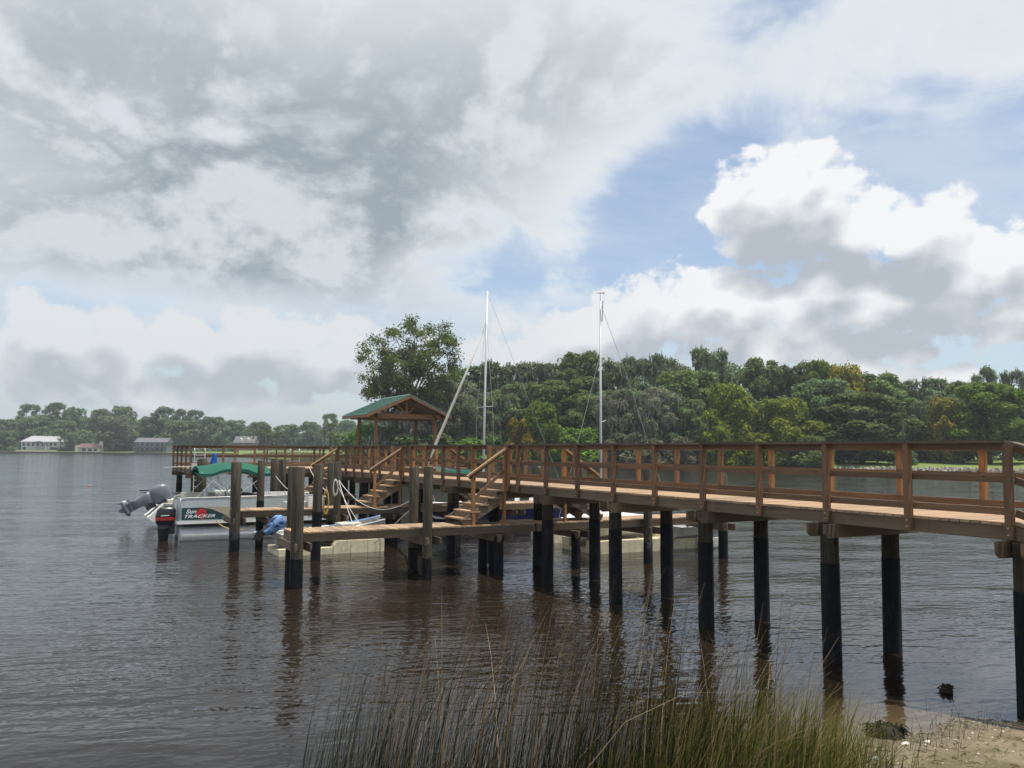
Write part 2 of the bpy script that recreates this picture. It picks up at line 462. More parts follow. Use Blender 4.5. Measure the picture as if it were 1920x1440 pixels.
# ------------------------------------------------------------------ near bank, river bed, water
SHX = np.array([-60, -40, -20, -11, -8.5, -6.5, -4.6, -3.7, -3.2, -2.6, -1.9, -1.3, -.75, -.45, -.1, 1, 4, 20, 60])
GRY = np.array([6, 4.2, 3.2, 2.6, 1.7, .7, -.15, -.12, .02, .12, .10, .24, .30, .12, -.25, -1.0, -1.9, -3.2, -4.0])
SHY = np.array([4, 2.4, 1.6, .9, .3, -.3, -.75, -.45, -.06, .12, .10, .24, .30, .12, -.25, -1.0, -1.9, -3.2, -4.0])
def ground_h(x, y):
    s = np.interp(x, SHX, SHY) - y
    w = 0.13 * np.sin(x * 2.1 + y * .7) + 0.09 * np.sin(x * 4.7 - y * 2.3) + .05 * np.sin(x * 9.1 + y * 6.2)
    s = s + w * np.clip(1.2 - np.abs(s) * .3, 0.25, 1)
    up = np.where(s > 0, 0.075 * s + 0.016 * s * s, 0)
    up = np.minimum(up, 1.75 + 0.01 * s)
    dn = np.where(s < 0, np.maximum(0.055 * s - 0.030 * s * s, -2.6 + 0 * s), 0)
    return up + dn
def grid_obj(name, xs, ys, hf, m, attr=None):
    X, Y = np.meshgrid(xs, ys); Z = hf(X, Y)
    V = np.stack([X, Y, Z], -1).reshape(-1, 3); nx, ny = len(xs), len(ys)
    i = np.arange(nx - 1)[None, :] + nx * np.arange(ny - 1)[:, None]
    F = np.stack([i, i + 1, i + nx + 1, i + nx], -1).reshape(-1, 4)
    me = bpy.data.meshes.new(name); me.from_pydata(V.tolist(), [], F.tolist()); me.materials.append(m)
    me.polygons.foreach_set('use_smooth', [True] * len(F))
    if attr is not None:
        a = me.attributes.new('depth', 'FLOAT', 'POINT'); a.data.foreach_set('value', attr(X, Y).reshape(-1).astype(np.float32))
    me.update()
    return structure(link(name, me))
xs = np.concatenate([[-1300, -600, -200, -80, -40, -25], np.arange(-18, 8, 0.16), [9, 12, 20, 50, 150, 600, 1700]])
ys = np.concatenate([[-200, -60, -25, -15], np.arange(-10, 6, 0.16), np.arange(6.5, 14, .5), [16, 20, 30, 60, 150, 500, 1000, 1500]])
def sand_mat():
    m, b, p = mat('shore_sand', rgb(.28, .23, .155), 0.9, 0.2)
    g = b.node('ShaderNodeNewGeometry'); pos = g.outputs['Position']
    sp = b.node('ShaderNodeSeparateXYZ'); b.link(pos, sp.inputs[0]); z = E_(b, sp.outputs[2])
    n1 = b.noise(pos, 1.7, 6, 0.6); n2 = b.noise(pos, 14.0, 6, 0.65); n3 = b.noise(pos, 60.0, 3, 0.6)
    c = b.mix(b.mr(n2, .3, .7), rgb(.16, .130, .085), rgb(.235, .195, .13))
    wet = b.mr(z + (n1 - 0.5) * 0.05, 0.015, 0.075, 1.0, 0.0)
    c = b.mix(wet * 0.45, c, rgb(.075, .057, .033))
    alg = b.mr(n1 + (n2 - 0.5) * 0.7, 0.39, 0.53) * b.mr(z, 0.03, 0.10)
    c = b.mix(alg * 0.75, c, rgb(.075, .068, .028))
    deb = b.mr(b.noise(b.mapping(pos, scale=(1, 2.4, 1)), 9.0, 7, 0.7), .60, .68) * b.mr(z, .01, .06)
    c = b.mix(deb * .8, c, rgb(.035, .028, .016))
    b.link(c, p.inputs['Base Color'])
    b.link((0.92 - wet * 0.5).s, p.inputs['Roughness'])
    bm = b.node('ShaderNodeBump'); bm.inputs['Strength'].default_value = 0.8; bm.inputs['Distance'].default_value = 0.03
    b.link((n2 + n3 * 0.3 + deb * .3).s, bm.inputs['Height']); b.link(bm.outputs[0], p.inputs['Normal'])
    return m
M_sand = sand_mat()
grid_obj('ground', xs, ys, ground_h, M_sand)

def wave_group():
    g = bpy.data.node_groups.new('ripple_height', 'ShaderNodeTree')
    g.interface.new_socket('Vector', in_out='INPUT', socket_type='NodeSocketVector')
    g.interface.new_socket('Height', in_out='OUTPUT', socket_type='NodeSocketFloat')
    b = NB(g); gi = b.node('NodeGroupInput'); go = b.node('NodeGroupOutput'); mp = gi.outputs[0]
    w1 = b.noise(b.mapping(mp, scale=(0.34, 1.0, 1)), 3.3, 1, 0.45, dist=0.45, dim='2D')
    w2 = b.noise(b.mapping(mp, scale=(0.55, 1.0, 1), rot=(0, 0, .35)), 8.5, 1, 0.5, dist=0.3, dim='2D')
    w3 = b.noise(b.mapping(mp, scale=(.7, 1, 1), rot=(0, 0, -.5)), 17.0, 0, 0.5, dim='2D')
    sw = b.noise(b.mapping(mp, scale=(0.6, 1.0, 1)), 0.55, 0, 0.5, dim='2D')
    b.link((w1 * 0.027 + w2 * 0.0105 + w3 * 0.0032 + sw * 0.07).s, go.inputs[0])
    return g
def water_mat():
    m = bpy.data.materials.new('river_water'); m.use_nodes = True
    nt = m.node_tree; nt.nodes.clear(); b = NB(nt)
    g = b.node('ShaderNodeNewGeometry'); pos = g.outputs['Position']
    at_ = b.node('ShaderNodeAttribute', attribute_name='depth'); dep = E_(b, at_.outputs['Fac'])
    rz = -YAW + R(14)
    # slopes of the rippled surface by finite differences, so that far ripples still scatter the reflection
    WG = wave_group(); EPS = 0.012; cz, sz = math.cos(rz), math.sin(rz)
    def hat(dx_, dy_):
        ad = b.node('ShaderNodeVectorMath', operation='ADD'); b.put(ad.inputs[0], pos); ad.inputs[1].default_value = (dx_, dy_, 0)
        gn = b.node('ShaderNodeGroup'); gn.node_tree = WG; b.put(gn.inputs[0], b.mapping(ad.outputs[0], rot=(0, 0, -rz))); return E_(b, gn.outputs[0])
    h0, hx, hy = hat(0, 0), hat(EPS, 0), hat(0, EPS)
    patch = b.mr(b.noise(pos, 0.16, 1, 0.5, dim='2D'), 0.35, 0.65, 0.7, 1.15)
    calm = b.mr(dep, 0.0, 1.2, 0.22, 1.0) * patch / EPS
    nx = (h0 - hx) * calm; ny = (h0 - hy) * calm
    nv = b.node('ShaderNodeVectorMath', operation='NORMALIZE'); b.put(nv.inputs[0], b.xyz(nx, ny, 1.0)); nrm = nv.outputs[0]
    fre = b.node('ShaderNodeFresnel'); fre.inputs['IOR'].default_value = 1.333; b.link(nrm, fre.inputs['Normal'])
    gl = b.node('ShaderNodeBsdfGlossy'); gl.inputs['Roughness'].default_value = 0.08; gl.inputs['Color'].default_value = rgb(.90, .95, 1.0); b.link(nrm, gl.inputs['Normal'])
    df = b.node('ShaderNodeBsdfDiffuse'); df.inputs['Color'].default_value = rgb(.0185, .0128, .0080)
    tr = b.node('ShaderNodeBsdfTransparent')
    b.put(tr.inputs['Color'], b.mix(b.mr(dep, 0.0, 0.5), rgb(.95, .90, .80), rgb(.40, .22, .09)))
    op = 1.0 - b.m('EXPONENT', dep.max(0.0) * -4.5)
    mx = b.node('ShaderNodeMixShader'); b.put(mx.inputs[0], op); b.link(tr.outputs[0], mx.inputs[1]); b.link(df.outputs[0], mx.inputs[2])
    mx2 = b.node('ShaderNodeMixShader'); b.link(fre.outputs[0], mx2.inputs[0]); b.link(mx.outputs[0], mx2.inputs[1]); b.link(gl.outputs[0], mx2.inputs[2])
    o = b.node('ShaderNodeOutputMaterial'); b.link(mx2.outputs[0], o.inputs[0])
    return m
M_water = water_mat()
wx = np.concatenate([[-1300, -600, -200, -80, -40, -25], np.arange(-18, 8, 0.2), [9, 12, 20, 50, 150, 600, 1700]])
wy = np.concatenate([np.arange(-3.4, 6, 0.2), np.arange(6.5, 14, .5), [16, 20, 30, 60, 150, 500, 1000, 1500]])
grid_obj('water', wx, wy, lambda X, Y: X * 0, M_water, lambda X, Y: np.maximum(-ground_h(X, Y), 0.0))

# ------------------------------------------------------------------ the far banks
def grass_mat(name, c1, c2, c3):
    m, b, p = mat(name, c1, 0.9, 0.15)
    g = b.node('ShaderNodeNewGeometry'); pos = g.outputs['Position']
    sp = b.node('ShaderNodeSeparateXYZ'); b.link(pos, sp.inputs[0]); z = E_(b, sp.outputs[2])
    n1 = b.noise(pos, 0.12, 5, 0.6); n2 = b.noise(pos, 2.0, 5, 0.6)
    c = b.mix(b.mr(n1, .35, .65), c1, c2); c = b.mix(b.mr(n2, .45, .7) * .5, c, (c2[0] * .6, c2[1] * .6, c2[2] * .5, 1))
    c = b.mix(b.mr(z + (n2 - .5) * .3, 0.25, 0.75, 1.0, 0.0), c, c3)
    b.link(c, p.inputs['Base Color']); return m
M_lawn = grass_mat('bank_grass', rgb(.10, .16, .035), rgb(.16, .20, .06), rgb(.10, .085, .06))
def bank(name, outline, rows, m):
    vs, fs = [], []
    n = len(outline)
    for off, z in rows:
        for px, Z in outline:
            x, y = bearing(px, Z + off); vs.append((x, y, z))
    for i in range(len(rows) - 1):
        for j in range(n - 1): fs.append((i * n + j, i * n + j + 1, (i + 1) * n + j + 1, (i + 1) * n + j))
    me = bpy.data.meshes.new(name); me.from_pydata(vs, [], fs); me.materials.append(m); me.update()
    return structure(link(name, me))
RB = [(452, 345), (500, 292), (560, 222), (620, 184), (700, 173), (800, 171), (900, 172), (1000, 173), (1100, 174), (1200, 172), (1300, 170), (1400, 168), (1500, 166), (1640, 165), (1800, 163), (1920, 160), (2300, 150), (2900, 140)]
LB = [(-1600, 640), (-900, 590), (-300, 545), (0, 530), (160, 512), (320, 492), (500, 482), (760, 478)]
bank('wooded_bank', RB, [(-1.5, -.9), (0, 0.05), (1.2, .45), (4, .9), (14, 1.3), (40, 1.8), (160, 2.6), (420, 3.0)], M_lawn)
bank('opposite_bank', LB, [(-2, -1.0), (0, -.2), (.05, .95), (2, 1.05), (20, 1.3), (60, 2.0), (200, 3.0), (700, 5.0)], M_lawn)
def zbank(px, Z, side):
    o = RB if side == 'R' else LB
    Z0 = np.interp(px, [p for p, _ in o], [z for _, z in o]); d = Z - Z0
    return float(np.interp(d, [0, 1.2, 4, 14, 40, 160, 420], [.05, .45, .9, 1.3, 1.8, 2.6, 3.0])) if side == 'R' else float(np.interp(d, [0, .05, 2, 20, 60, 200], [-.2, .95, 1.05, 1.3, 2.0, 3.0]))
def hgt(px, py, Z): return CAM[2] + (hor(px) - py) / FPX * Z

# ------------------------------------------------------------------ trees
def leaf_mat(name, c1, c2, c3=None, trans=0.36):
    m = bpy.data.materials.new(name); m.use_nodes = True
    nt = m.node_tree; nt.nodes.clear(); b = NB(nt)
    g = b.node('ShaderNodeNewGeometry'); ri = E_(b, g.outputs['Random Per Island'])
    rnd = objrand(b)
    t = b.node('ShaderNodeTexCoord')
    n = b.noise(t.outputs['Object'], 0.22, 3, .5)
    c = b.mix(ri, c1, c2)
    if c3: c = b.mix(b.mr(n, .46, .62) * .75, c, c3)
    hs = b.node('ShaderNodeHueSaturation'); b.put(hs.inputs['Color'], c); b.put(hs.inputs['Value'], (rnd * .45 + .78) * b.mr(b.noise(t.outputs['Object'], .55, 3, .6), .3, .7, .68, 1.35)); b.put(hs.inputs['Hue'], rnd * .03 + .485)
    df = b.node('ShaderNodeBsdfDiffuse'); b.link(hs.outputs[0], df.inputs[0])
    tl = b.node('ShaderNodeBsdfTranslucent'); b.link(hs.outputs[0], tl.inputs[0])
    mx = b.node('ShaderNodeMixShader'); mx.inputs[0].default_value = trans; b.link(df.outputs[0], mx.inputs[1]); b.link(tl.outputs[0], mx.inputs[2])
    o = b.node('ShaderNodeOutputMaterial'); b.link(mx.outputs[0], o.inputs[0]); return m
L_oak = leaf_mat('oak_leaves', rgb(0.080, 0.129, 0.041), rgb(0.188, 0.244, 0.088))
L_dark = leaf_mat('dark_oak_leaves', rgb(0.075, 0.123, 0.054), rgb(0.181, 0.232, 0.103))
L_moss = leaf_mat('mossy_oak_leaves', rgb(0.103, 0.135, 0.067), rgb(0.217, 0.237, 0.138), rgb(0.267, 0.247, 0.168))
L_green = leaf_mat('fresh_green_leaves', rgb(0.085, 0.160, 0.026), rgb(0.179, 0.270, 0.052))
L_yell = leaf_mat('yellow_green_leaves', rgb(.085, .135, .024), rgb(.34, .36, .055), rgb(.13, .18, .032))
L_gold = leaf_mat('golden_leaves', rgb(.16, .15, .025), rgb(.38, .31, .06), rgb(.14, .16, .03))
L_tall = leaf_mat('airy_tree_leaves', rgb(0.076, 0.133, 0.030), rgb(0.194, 0.258, 0.062))
L_palm = leaf_mat('palm_fronds', rgb(0.058, 0.085, 0.036), rgb(0.143, 0.163, 0.072))
L_far = leaf_mat('far_shore_leaves', rgb(0.078, 0.133, 0.064), rgb(0.175, 0.244, 0.117))
L_smoss = leaf_mat('hanging_moss', rgb(.17, .16, .125), rgb(.30, .285, .235), None, .2)
L_reed = leaf_mat('marsh_reeds', rgb(.16, .14, .075), rgb(.30, .26, .15))
M_bark = plain('bark', rgb(.085, .07, .055), .95, .1, var=.3, scale=3)

def quads_mesh(name, P, N, size, m, rng, aspect=1.0, hang=False):
    """diamond-shaped leaf sprays at points P facing N"""
    n = len(P)
    if hang:
        A = np.tile([0, 0, -1.0], (n, 1)) + rng.normal(0, .12, (n, 3))
    else:
        A = rng.normal(size=(n, 3))
        A -= (A * N).sum(1, keepdims=True) * N
    A /= np.linalg.norm(A, axis=1, keepdims=True) + 1e-9
    B = np.cross(N, A); B /= np.linalg.norm(B, axis=1, keepdims=True) + 1e-9
    s = size[:, None]
    V = np.stack([P - A * s, P + B * s * .55 * aspect + N * s * .18, P + A * s, P - B * s * .55 * aspect + N * s * .18], 1).reshape(-1, 3)
    me = bpy.data.meshes.new(name)
    me.vertices.add(4 * n); me.vertices.foreach_set('co', V.reshape(-1).astype(np.float32))
    me.loops.add(4 * n); me.loops.foreach_set('vertex_index', np.arange(4 * n, dtype=np.int32))
    me.polygons.add(n); me.polygons.foreach_set('loop_start', np.arange(0, 4 * n, 4, dtype=np.int32)); me.polygons.foreach_set('loop_total', np.full(n, 4, dtype=np.int32))
    if m: me.materials.append(m)
    me.update(calc_edges=True); me.validate()
    return me
def crown_points(rng, Rr, H, nl, n, z0=.12, lobe=(.15, .27), flat=.95, fill=.3, wide=.42, clump=.10):
    C, L = [], []
    for i in range(nl):
        z = z0 + (1 - z0) * (i + .5) / nl
        w = math.sqrt(max(.03, 1 - ((z - wide) / (1.04 - wide)) ** 2)) if z > wide else .78 + .22 * (z - z0) / max(.01, wide - z0)
        a = i * 2.399 + rng.normal(0, .5); r = (1 - rng.random() ** 2.2 * .75) * w * .86 * rng.uniform(.8, 1.12)
        l = rng.uniform(*lobe)
        C.append((math.cos(a) * r * Rr, math.sin(a) * r * Rr, min(z + rng.normal(0, .03), 1 - l * flat * Rr / H * .8) * H)); L.append(l * Rr)
    C, L = np.array(C), np.array(L)
    k = rng.choice(nl, n, p=L ** 2 / (L ** 2).sum())
    # twigs: leaves gather round a few hundred spray centres on each lobe
    ns = 34
    sd = rng.normal(size=(nl, ns, 3)); sd[..., 2] = np.abs(sd[..., 2]) * np.where(rng.random((nl, ns)) < .74, 1, -1); sd /= np.linalg.norm(sd, axis=2, keepdims=True)
    d = sd[k, rng.integers(0, ns, n)] + rng.normal(0, .26, (n, 3)); d /= np.linalg.norm(d, axis=1, keepdims=True)
    rad = np.where(rng.random(n) < fill, rng.uniform(.3, .9, n), rng.normal(1.0, clump, n))
    stray = rng.random(n) < .05; rad = np.where(stray, rad + rng.uniform(.05, .35, n), rad)
    P = C[k] + d * (L[k] * rad)[:, None] * np.array([1, 1, flat])
    N = d * .8 + rng.normal(0, .6, (n, 3)) + np.array([0, 0, .45]); N /= np.linalg.norm(N, axis=1, keepdims=True)
    P[:, 2] = np.maximum(P[:, 2], .1)
    return P, N, C, L
def trunk_mesh(name, C, H, r, rng, n_limb=9, base=.16):
    mb = MB()
    fork = H * .30
    mb.tube([(0, 0, -1.0), (0.1 * r, 0, fork * .5), (.15 * r, .1 * r, fork)], [r * 1.35, r, r * .8], 7)
    idx = rng.choice(len(C), min(n_limb, len(C)), replace=False)
    for i in idx:
        c = C[i]; mid = np.array([c[0] * .35, c[1] * .35, fork + (c[2] - fork) * .55]) + rng.normal(0, .25, 3)
        mb.tube([(0, 0, fork * .85), tuple(mid), tuple(c)], [r * .6, r * .34, r * .1], 5)
    return mb.mesh(name, M_bark, True)
PROTO = {}
def proto(key, Rr, H, nl, n, leaf, seed, moss=0, **kw):
    rng = np.random.default_rng(seed)
    P, N, C, L = crown_points(rng, Rr, H, nl, n, **kw)
    sz = leaf * rng.uniform(.55, 1.35, n)
    d = {'R': Rr, 'H': H, 'crown': quads_mesh('crown', P, N, sz, None, rng), 'trunk': trunk_mesh('trunk', C, H, .035 * H * .6, rng)}
    d['crown'].materials.append(None)
    if moss:
        k = rng.choice(n, moss)
        Pm = P[k] + rng.normal(0, .15, (moss, 3)); Pm[:, 2] -= .5
        Nm = np.stack([rng.normal(size=moss), rng.normal(size=moss), np.zeros(moss)], 1); Nm /= np.linalg.norm(Nm, axis=1, keepdims=True)
        szm = rng.uniform(.45, 1.5, moss)
        d['moss'] = quads_mesh('hanging_moss', Pm, Nm, szm, L_smoss, rng, aspect=.22, hang=True)
    PROTO[key] = d
proto('oakA', 8, 20, 46, 20000, .34, 1)
proto('oakB', 8, 20, 60, 20000, .32, 2, lobe=(.12, .23))
proto('oakC', 8, 20, 40, 19000, .34, 3, lobe=(.17, .30), flat=.95)
proto('mossA', 8, 20, 62, 17000, .29, 4, moss=2600, lobe=(.11, .21), fill=.4, clump=.16)
proto('mossB', 8, 20, 50, 15000, .29, 5, moss=3200, lobe=(.12, .24), fill=.4, clump=.18)
proto('heapA', 6, 11, 34, 15000, .27, 6, z0=.05, lobe=(.17, .30), flat=.9)
proto('heapB', 6, 11, 28, 12000, .26, 8, z0=.05, lobe=(.18, .32))
proto('bush', 4, 5, 26, 7000, .21, 9, z0=.02, lobe=(.17, .32), wide=.3)
proto('ragged', 8, 20, 34, 11000, .30, 10, moss=900, lobe=(.09, .19), fill=.4, z0=.25, clump=.22)
proto('pine', 5, 20, 20, 6000, .34, 11, z0=.52, lobe=(.18, .34), flat=1.0, wide=.74, clump=.2)
proto('farA', 8, 20, 30, 9000, .5, 14, lobe=(.2, .34), flat=1.0)
proto('farB', 8, 20, 24, 9000, .5, 15, lobe=(.22, .40), flat=1.0, wide=.5)
def tree(name, px, top, Z, hw, key, leaves, label, side='R', cat='tree', group=None, sx=1.0):
    p = PROTO[key]; x, y = bearing(px, Z); z = zbank(px, Z, side)
    h = hgt(px, top, Z) - z; rr = hw / FPX * Z * ((1.2 if key == 'pine' else .82) if side == 'L' else 1.28)
    rot = random.uniform(0, 6.28)
    t = thing(name, label, cat, (x, y, z), rot, group)
    t.scale = (rr / p['R'], rr / p['R'], h / p['H'])
    link('trunk', p['trunk'], t)
    ck = (key, leaves.name)
    if ck not in _cache:
        me = p['crown'].copy(); me.materials.clear(); me.materials.append(leaves); _cache[ck] = me
    link('crown', _cache[ck], t)
    if 'moss' in p: link('hanging_moss', p['moss'], t)
    return t
O, MO, HP, BU = 'live_oak', 'mossy_oak', 'broad_tree', 'shrub'
RT = [  # name, px, top, Z, half width px, shape, leaves, label
 (O, 880, 690, 205, 62, 'oakB', L_dark, 'dark oak whose crown tops the skyline just left of the shorter-rigged mast'),
 (MO, 935, 682, 200, 50, 'ragged', L_dark, 'ragged oak top rising right behind the left mast'),
 (MO, 1005, 684, 205, 62, 'mossA', L_moss, 'grey mossy oak on the skyline midway between the two masts'),
 (O, 1090, 664, 208, 58, 'oakA', L_oak, 'tall round-topped oak on the skyline just left of the right mast'),
 (MO, 1160, 673, 200, 48, 'ragged', L_dark, 'thin-topped dark oak on the skyline just right of the right mast'),
 (O, 1225, 669, 206, 62, 'mossB', L_dark, 'wide dull green oak on the skyline above the heavily moss-hung tree'),
 (MO, 1332, 656, 206, 50, 'ragged', L_dark, 'highest ragged oak with a bushy tuft on top of the wood'),
 (O, 1290, 700, 190, 60, 'oakC', L_oak, 'mid green oak below the highest ragged tuft'),
 (O, 1420, 676, 204, 52, 'oakB', L_oak, 'pale green upright oak on the skyline above the yellow-green trees'),
 (O, 1475, 690, 206, 50, 'oakA', L_dark, 'dark oak in the dip of the skyline right of the yellow-green trees'),
 (O, 1530, 682, 204, 40, 'oakC', L_green, 'fresh green tree top left of the golden crown on the skyline'),
 (HP, 1588, 690, 200, 42, 'heapA', L_gold, 'golden yellow tree crown on the skyline at the right'),
 (O, 1650, 703, 200, 60, 'oakB', L_oak, 'long low dull crown on the skyline right of the golden one'),
 (O, 1735, 714, 205, 62, 'mossA', L_dark, 'dark oak behind the cabbage palm at the right'),
 (O, 1810, 718, 200, 55, 'oakA', L_oak, 'oak behind the bushy right-hand tree, left of the tall mossy pair'),
 (MO, 1850, 692, 230, 32, 'ragged', L_dark, 'tall mossy tree top at the far right, left one of a pair'),
 (MO, 1898, 697, 230, 34, 'ragged', L_dark, 'tall mossy tree top at the far right, right one of a pair'),
 (O, 1975, 712, 205, 60, 'oakB', L_oak, 'oak cut by the right edge of the picture'),
 (MO, 765, 738, 180, 70, 'mossB', L_moss, 'dark moss-draped oak seen through the pavilion'),
 (MO, 850, 716, 184, 56, 'mossA', L_moss, 'grey-green mossy oak to the right of the pavilion roof'),
 (MO, 905, 748, 178, 46, 'mossB', L_dark, 'low shadowy moss-hung oak behind the left mast'),
 (O, 975, 722, 184, 60, 'mossA', L_oak, 'dull green oak in the second row between the masts'),
 (O, 1055, 716, 186, 58, 'oakB', L_oak, 'bright-topped oak in the second row left of the right mast'),
 (HP, 1010, 757, 177, 34, 'heapB', L_green, 'small bright green tree low between the masts'),
 (BU, 975, 790, 175, 30, 'bush', L_gold, 'yellowish bush at the water between the masts'),
 (MO, 1160, 733, 180, 42, 'mossA', L_moss, 'grey-brown mossy oak low behind the right mast'),
 (MO, 1225, 728, 179, 46, 'mossB', L_moss, 'heavily moss-hung grey tree right of the right mast'),
 (O, 1290, 752, 178, 50, 'mossA', L_oak, 'mid green oak between the moss-hung tree and the yellow-green pair'),
 (HP, 1366, 725, 176, 45, 'heapA', L_yell, 'yellow-green heaped tree, left and taller one of the bright pair'),
 (HP, 1460, 752, 174, 58, 'heapA', L_yell, 'yellow-green heaped tree, right and wider one of the bright pair'),
 (HP, 1345, 790, 173, 30, 'heapB', L_yell, 'small yellow-green tree low at the foot of the bright pair'),
 (O, 1540, 716, 186, 56, 'oakC', L_dark, 'dark green dome in front of the golden crown'),
 (O, 1612, 740, 176, 78, 'oakA', L_oak, 'big dark green dome of a tree standing on the water at the right'),
 (HP, 1768, 750, 180, 30, 'heapB', L_gold, 'small golden tree right of the cabbage palm'),
 (O, 1850, 725, 178, 66, 'oakC', L_green, 'wide fresh green tree over the lawn at the right'),
 (O, 1760, 745, 188, 60, 'mossB', L_dark, 'shadowy oak over the lawn beyond the right railing'),
 (O, 1950, 740, 180, 55, 'oakA', L_oak, 'green tree over the lawn at the right edge'),
 (BU, 1080, 806, 176, 50, 'bush', L_green, 'leafy shrub at the water left of the right mast'),
 (BU, 1180, 815, 175, 46, 'bush', L_moss, 'greyish shrub at the water right of the right mast'),
 (BU, 1262, 822, 173, 44, 'bush', L_moss, 'pale twiggy moss-hung shrub at the water seen through the railing'),
 (BU, 1415, 815, 170, 50, 'bush', L_yell, 'yellow-green shrub at the water under the bright pair'),
 (BU, 1500, 820, 169, 50, 'bush', L_oak, 'dark shrub at the water right of the bright pair'),
 (BU, 895, 822, 175, 56, 'bush', L_green, 'green shrub at the water behind the left mast'),
 (BU, 800, 815, 176, 56, 'bush', L_oak, 'dark shrub at the water seen under the pavilion'),
 (BU, 710, 800, 180, 46, 'bush', L_green, 'green shrub at the water left of the pavilion'),
 (BU, 1690, 845, 172, 22, 'bush', L_dark, 'low dark shrub on the lawn edge at the right'),
]
for a in RT: tree(*a)
LT = [
 ('pine_tree', 58, 760, 575, 20, 'pine', L_far, 'slim pine, leftmost of the tall pair above the white house'),
 ('pine_tree', 104, 757, 575, 28, 'pine', L_far, 'broad flat-topped pine, right one of the tall pair above the white house'),
 ('far_tree', 10, 787, 560, 36, 'farA', L_far, 'rounded tree at the left edge on the far shore'),
 ('far_tree', 70, 784, 560, 40, 'farB', L_far, 'tree directly behind the white house'),
 ('far_tree', 145, 766, 575, 30, 'farA', L_far, 'domed tree right of the tall pine pair'),
 ('far_tree', 125, 790, 552, 38, 'farB', L_far, 'green tree in front of the domed one, right of the white house'),
 ('far_tree', 192, 769, 580, 30, 'farA', L_far, 'tree behind the big pale rounded tree on its left'),
 ('far_tree', 232, 764, 585, 34, 'farA', L_far, 'highest tree of the far shore, above the big pale rounded tree'),
 ('broad_tree', 222, 782, 530, 48, 'farA', L_moss, 'big pale rounded tree standing at the far waterline'),
 ('far_tree', 15, 808, 545, 34, 'heapA', L_far, 'low tree left of the white house'),
 ('far_tree', 142, 812, 535, 22, 'heapB', L_far, 'garden tree between the white house and the red-roofed hut'),
 ('pine_tree', 308, 765, 560, 22, 'pine', L_far, 'pine above the grey house, left of a trio'),
 ('pine_tree', 338, 769, 560, 20, 'pine', L_far, 'pine above the grey house, middle of a trio'),
 ('pine_tree', 366, 771, 560, 18, 'pine', L_far, 'pine above the grey house, right of a trio'),
 ('far_tree', 285, 783, 560, 32, 'farA', L_far, 'dark tree behind the grey house'),
 ('far_tree', 345, 790, 540, 42, 'farB', L_far, 'wide tree right of the grey house'),
 ('far_tree', 400, 783, 555, 36, 'farA', L_far, 'tree above the left end of the dock platform'),
 ('far_tree', 440, 789, 550, 34, 'farA', L_far, 'tree behind the dormered house'),
 ('far_tree', 490, 793, 545, 34, 'farB', L_far, 'light tree right of the dormered house'),
 ('far_tree', 545, 797, 550, 30, 'farA', L_far, 'tree in the low part of the far skyline'),
 ('far_tree', 585, 792, 555, 30, 'farA', L_far, 'tree left of the slim pine beside the pavilion'),
 ('pine_tree', 621, 777, 560, 16, 'pine', L_far, 'slim pine left of the pavilion'),
 ('far_tree', 655, 790, 555, 30, 'farB', L_far, 'tree right of the slim pine, next to the pavilion'),
 ('far_tree', 690, 785, 550, 34, 'farA', L_far, 'far tree seen between the pavilion posts'),
]
for a in LT: tree(*a, side='L')

# masses of foliage that no one could count: the depth of the woods behind the edge trees
def wood_mass(name, label, spec, leaf, leaves, seed, side):
    rng = np.random.default_rng(seed); PP, NN, SS = [], [], []
    for (px, top, Z, hw, n) in spec:
        x, y = bearing(px, Z); z = zbank(px, Z, side); h = hgt(px, top, Z) - z; rr = hw / FPX * Z
        P, N, C, L = crown_points(rng, rr, h, 30, n, z0=.04, lobe=(.17, .32), flat=.8, fill=.2, wide=.5)
        PP.append(P + np.array([x, y, z])); NN.append(N); SS.append(leaf * rng.uniform(.6, 1.4, n))
    me = quads_mesh(name, np.concatenate(PP), np.concatenate(NN), np.concatenate(SS), leaves, rng)
    o = stuff(link(name, me)); tag(o, label, 'woods'); return o
rngw = random.Random(3)
prof_x = [640, 700, 780, 860, 920, 1000, 1060, 1130, 1230, 1330, 1400, 1480, 1530, 1600, 1700, 1760, 1900, 2000, 2200, 2500]
prof_y = [830, 810, 760, 715, 708, 705, 695, 698, 692, 690, 696, 706, 704, 712, 726, 730, 728, 722, 715, 715]
sp = [(px + rngw.uniform(-10, 10), np.interp(px, prof_x, prof_y) + rngw.uniform(-14, 6), rngw.uniform(212, 236), 62, 4200) for px in range(690, 2500, 46)]
sp += [(px + rngw.uniform(-10, 10), np.interp(px, prof_x, prof_y) + rngw.uniform(36, 62), rngw.uniform(186, 200), 56, 3600) for px in range(700, 1600, 48)]
sp += [(px + rngw.uniform(-8, 8), rngw.uniform(806, 826), rngw.uniform(176, 182), 28, 1500) for px in range(700, 1600, 34)]
wood_mass('woodland', 'dense green wood filling in behind the trees of the right bank', sp, .42, L_dark, 21, 'R')
sp = [(px + rngw.uniform(-8, 8), np.interp(px, [-700, 0, 60, 230, 300, 420, 500, 560, 640, 720], [780, 790, 780, 774, 780, 788, 797, 803, 797, 797]) + rngw.uniform(4, 14), rngw.uniform(585, 640), 30, 2000) for px in range(-600, 740, 20)]
sp += [(px + rngw.uniform(-8, 8), rngw.uniform(806, 822), rngw.uniform(548, 575), 24, 900) for px in list(range(-600, 45, 26)) + list(range(135, 720, 24))]
sp += [(px, rngw.uniform(838, 843), rngw.uniform(536, 542), 9, 260) for px in list(range(-300, 44, 22)) + list(range(124, 150, 8)) + list(range(196, 262, 16)) + list(range(318, 700, 18))]
wood_mass('far_woodland', 'continuous green wood along the far left shore', sp, .8, L_far, 22, 'L')

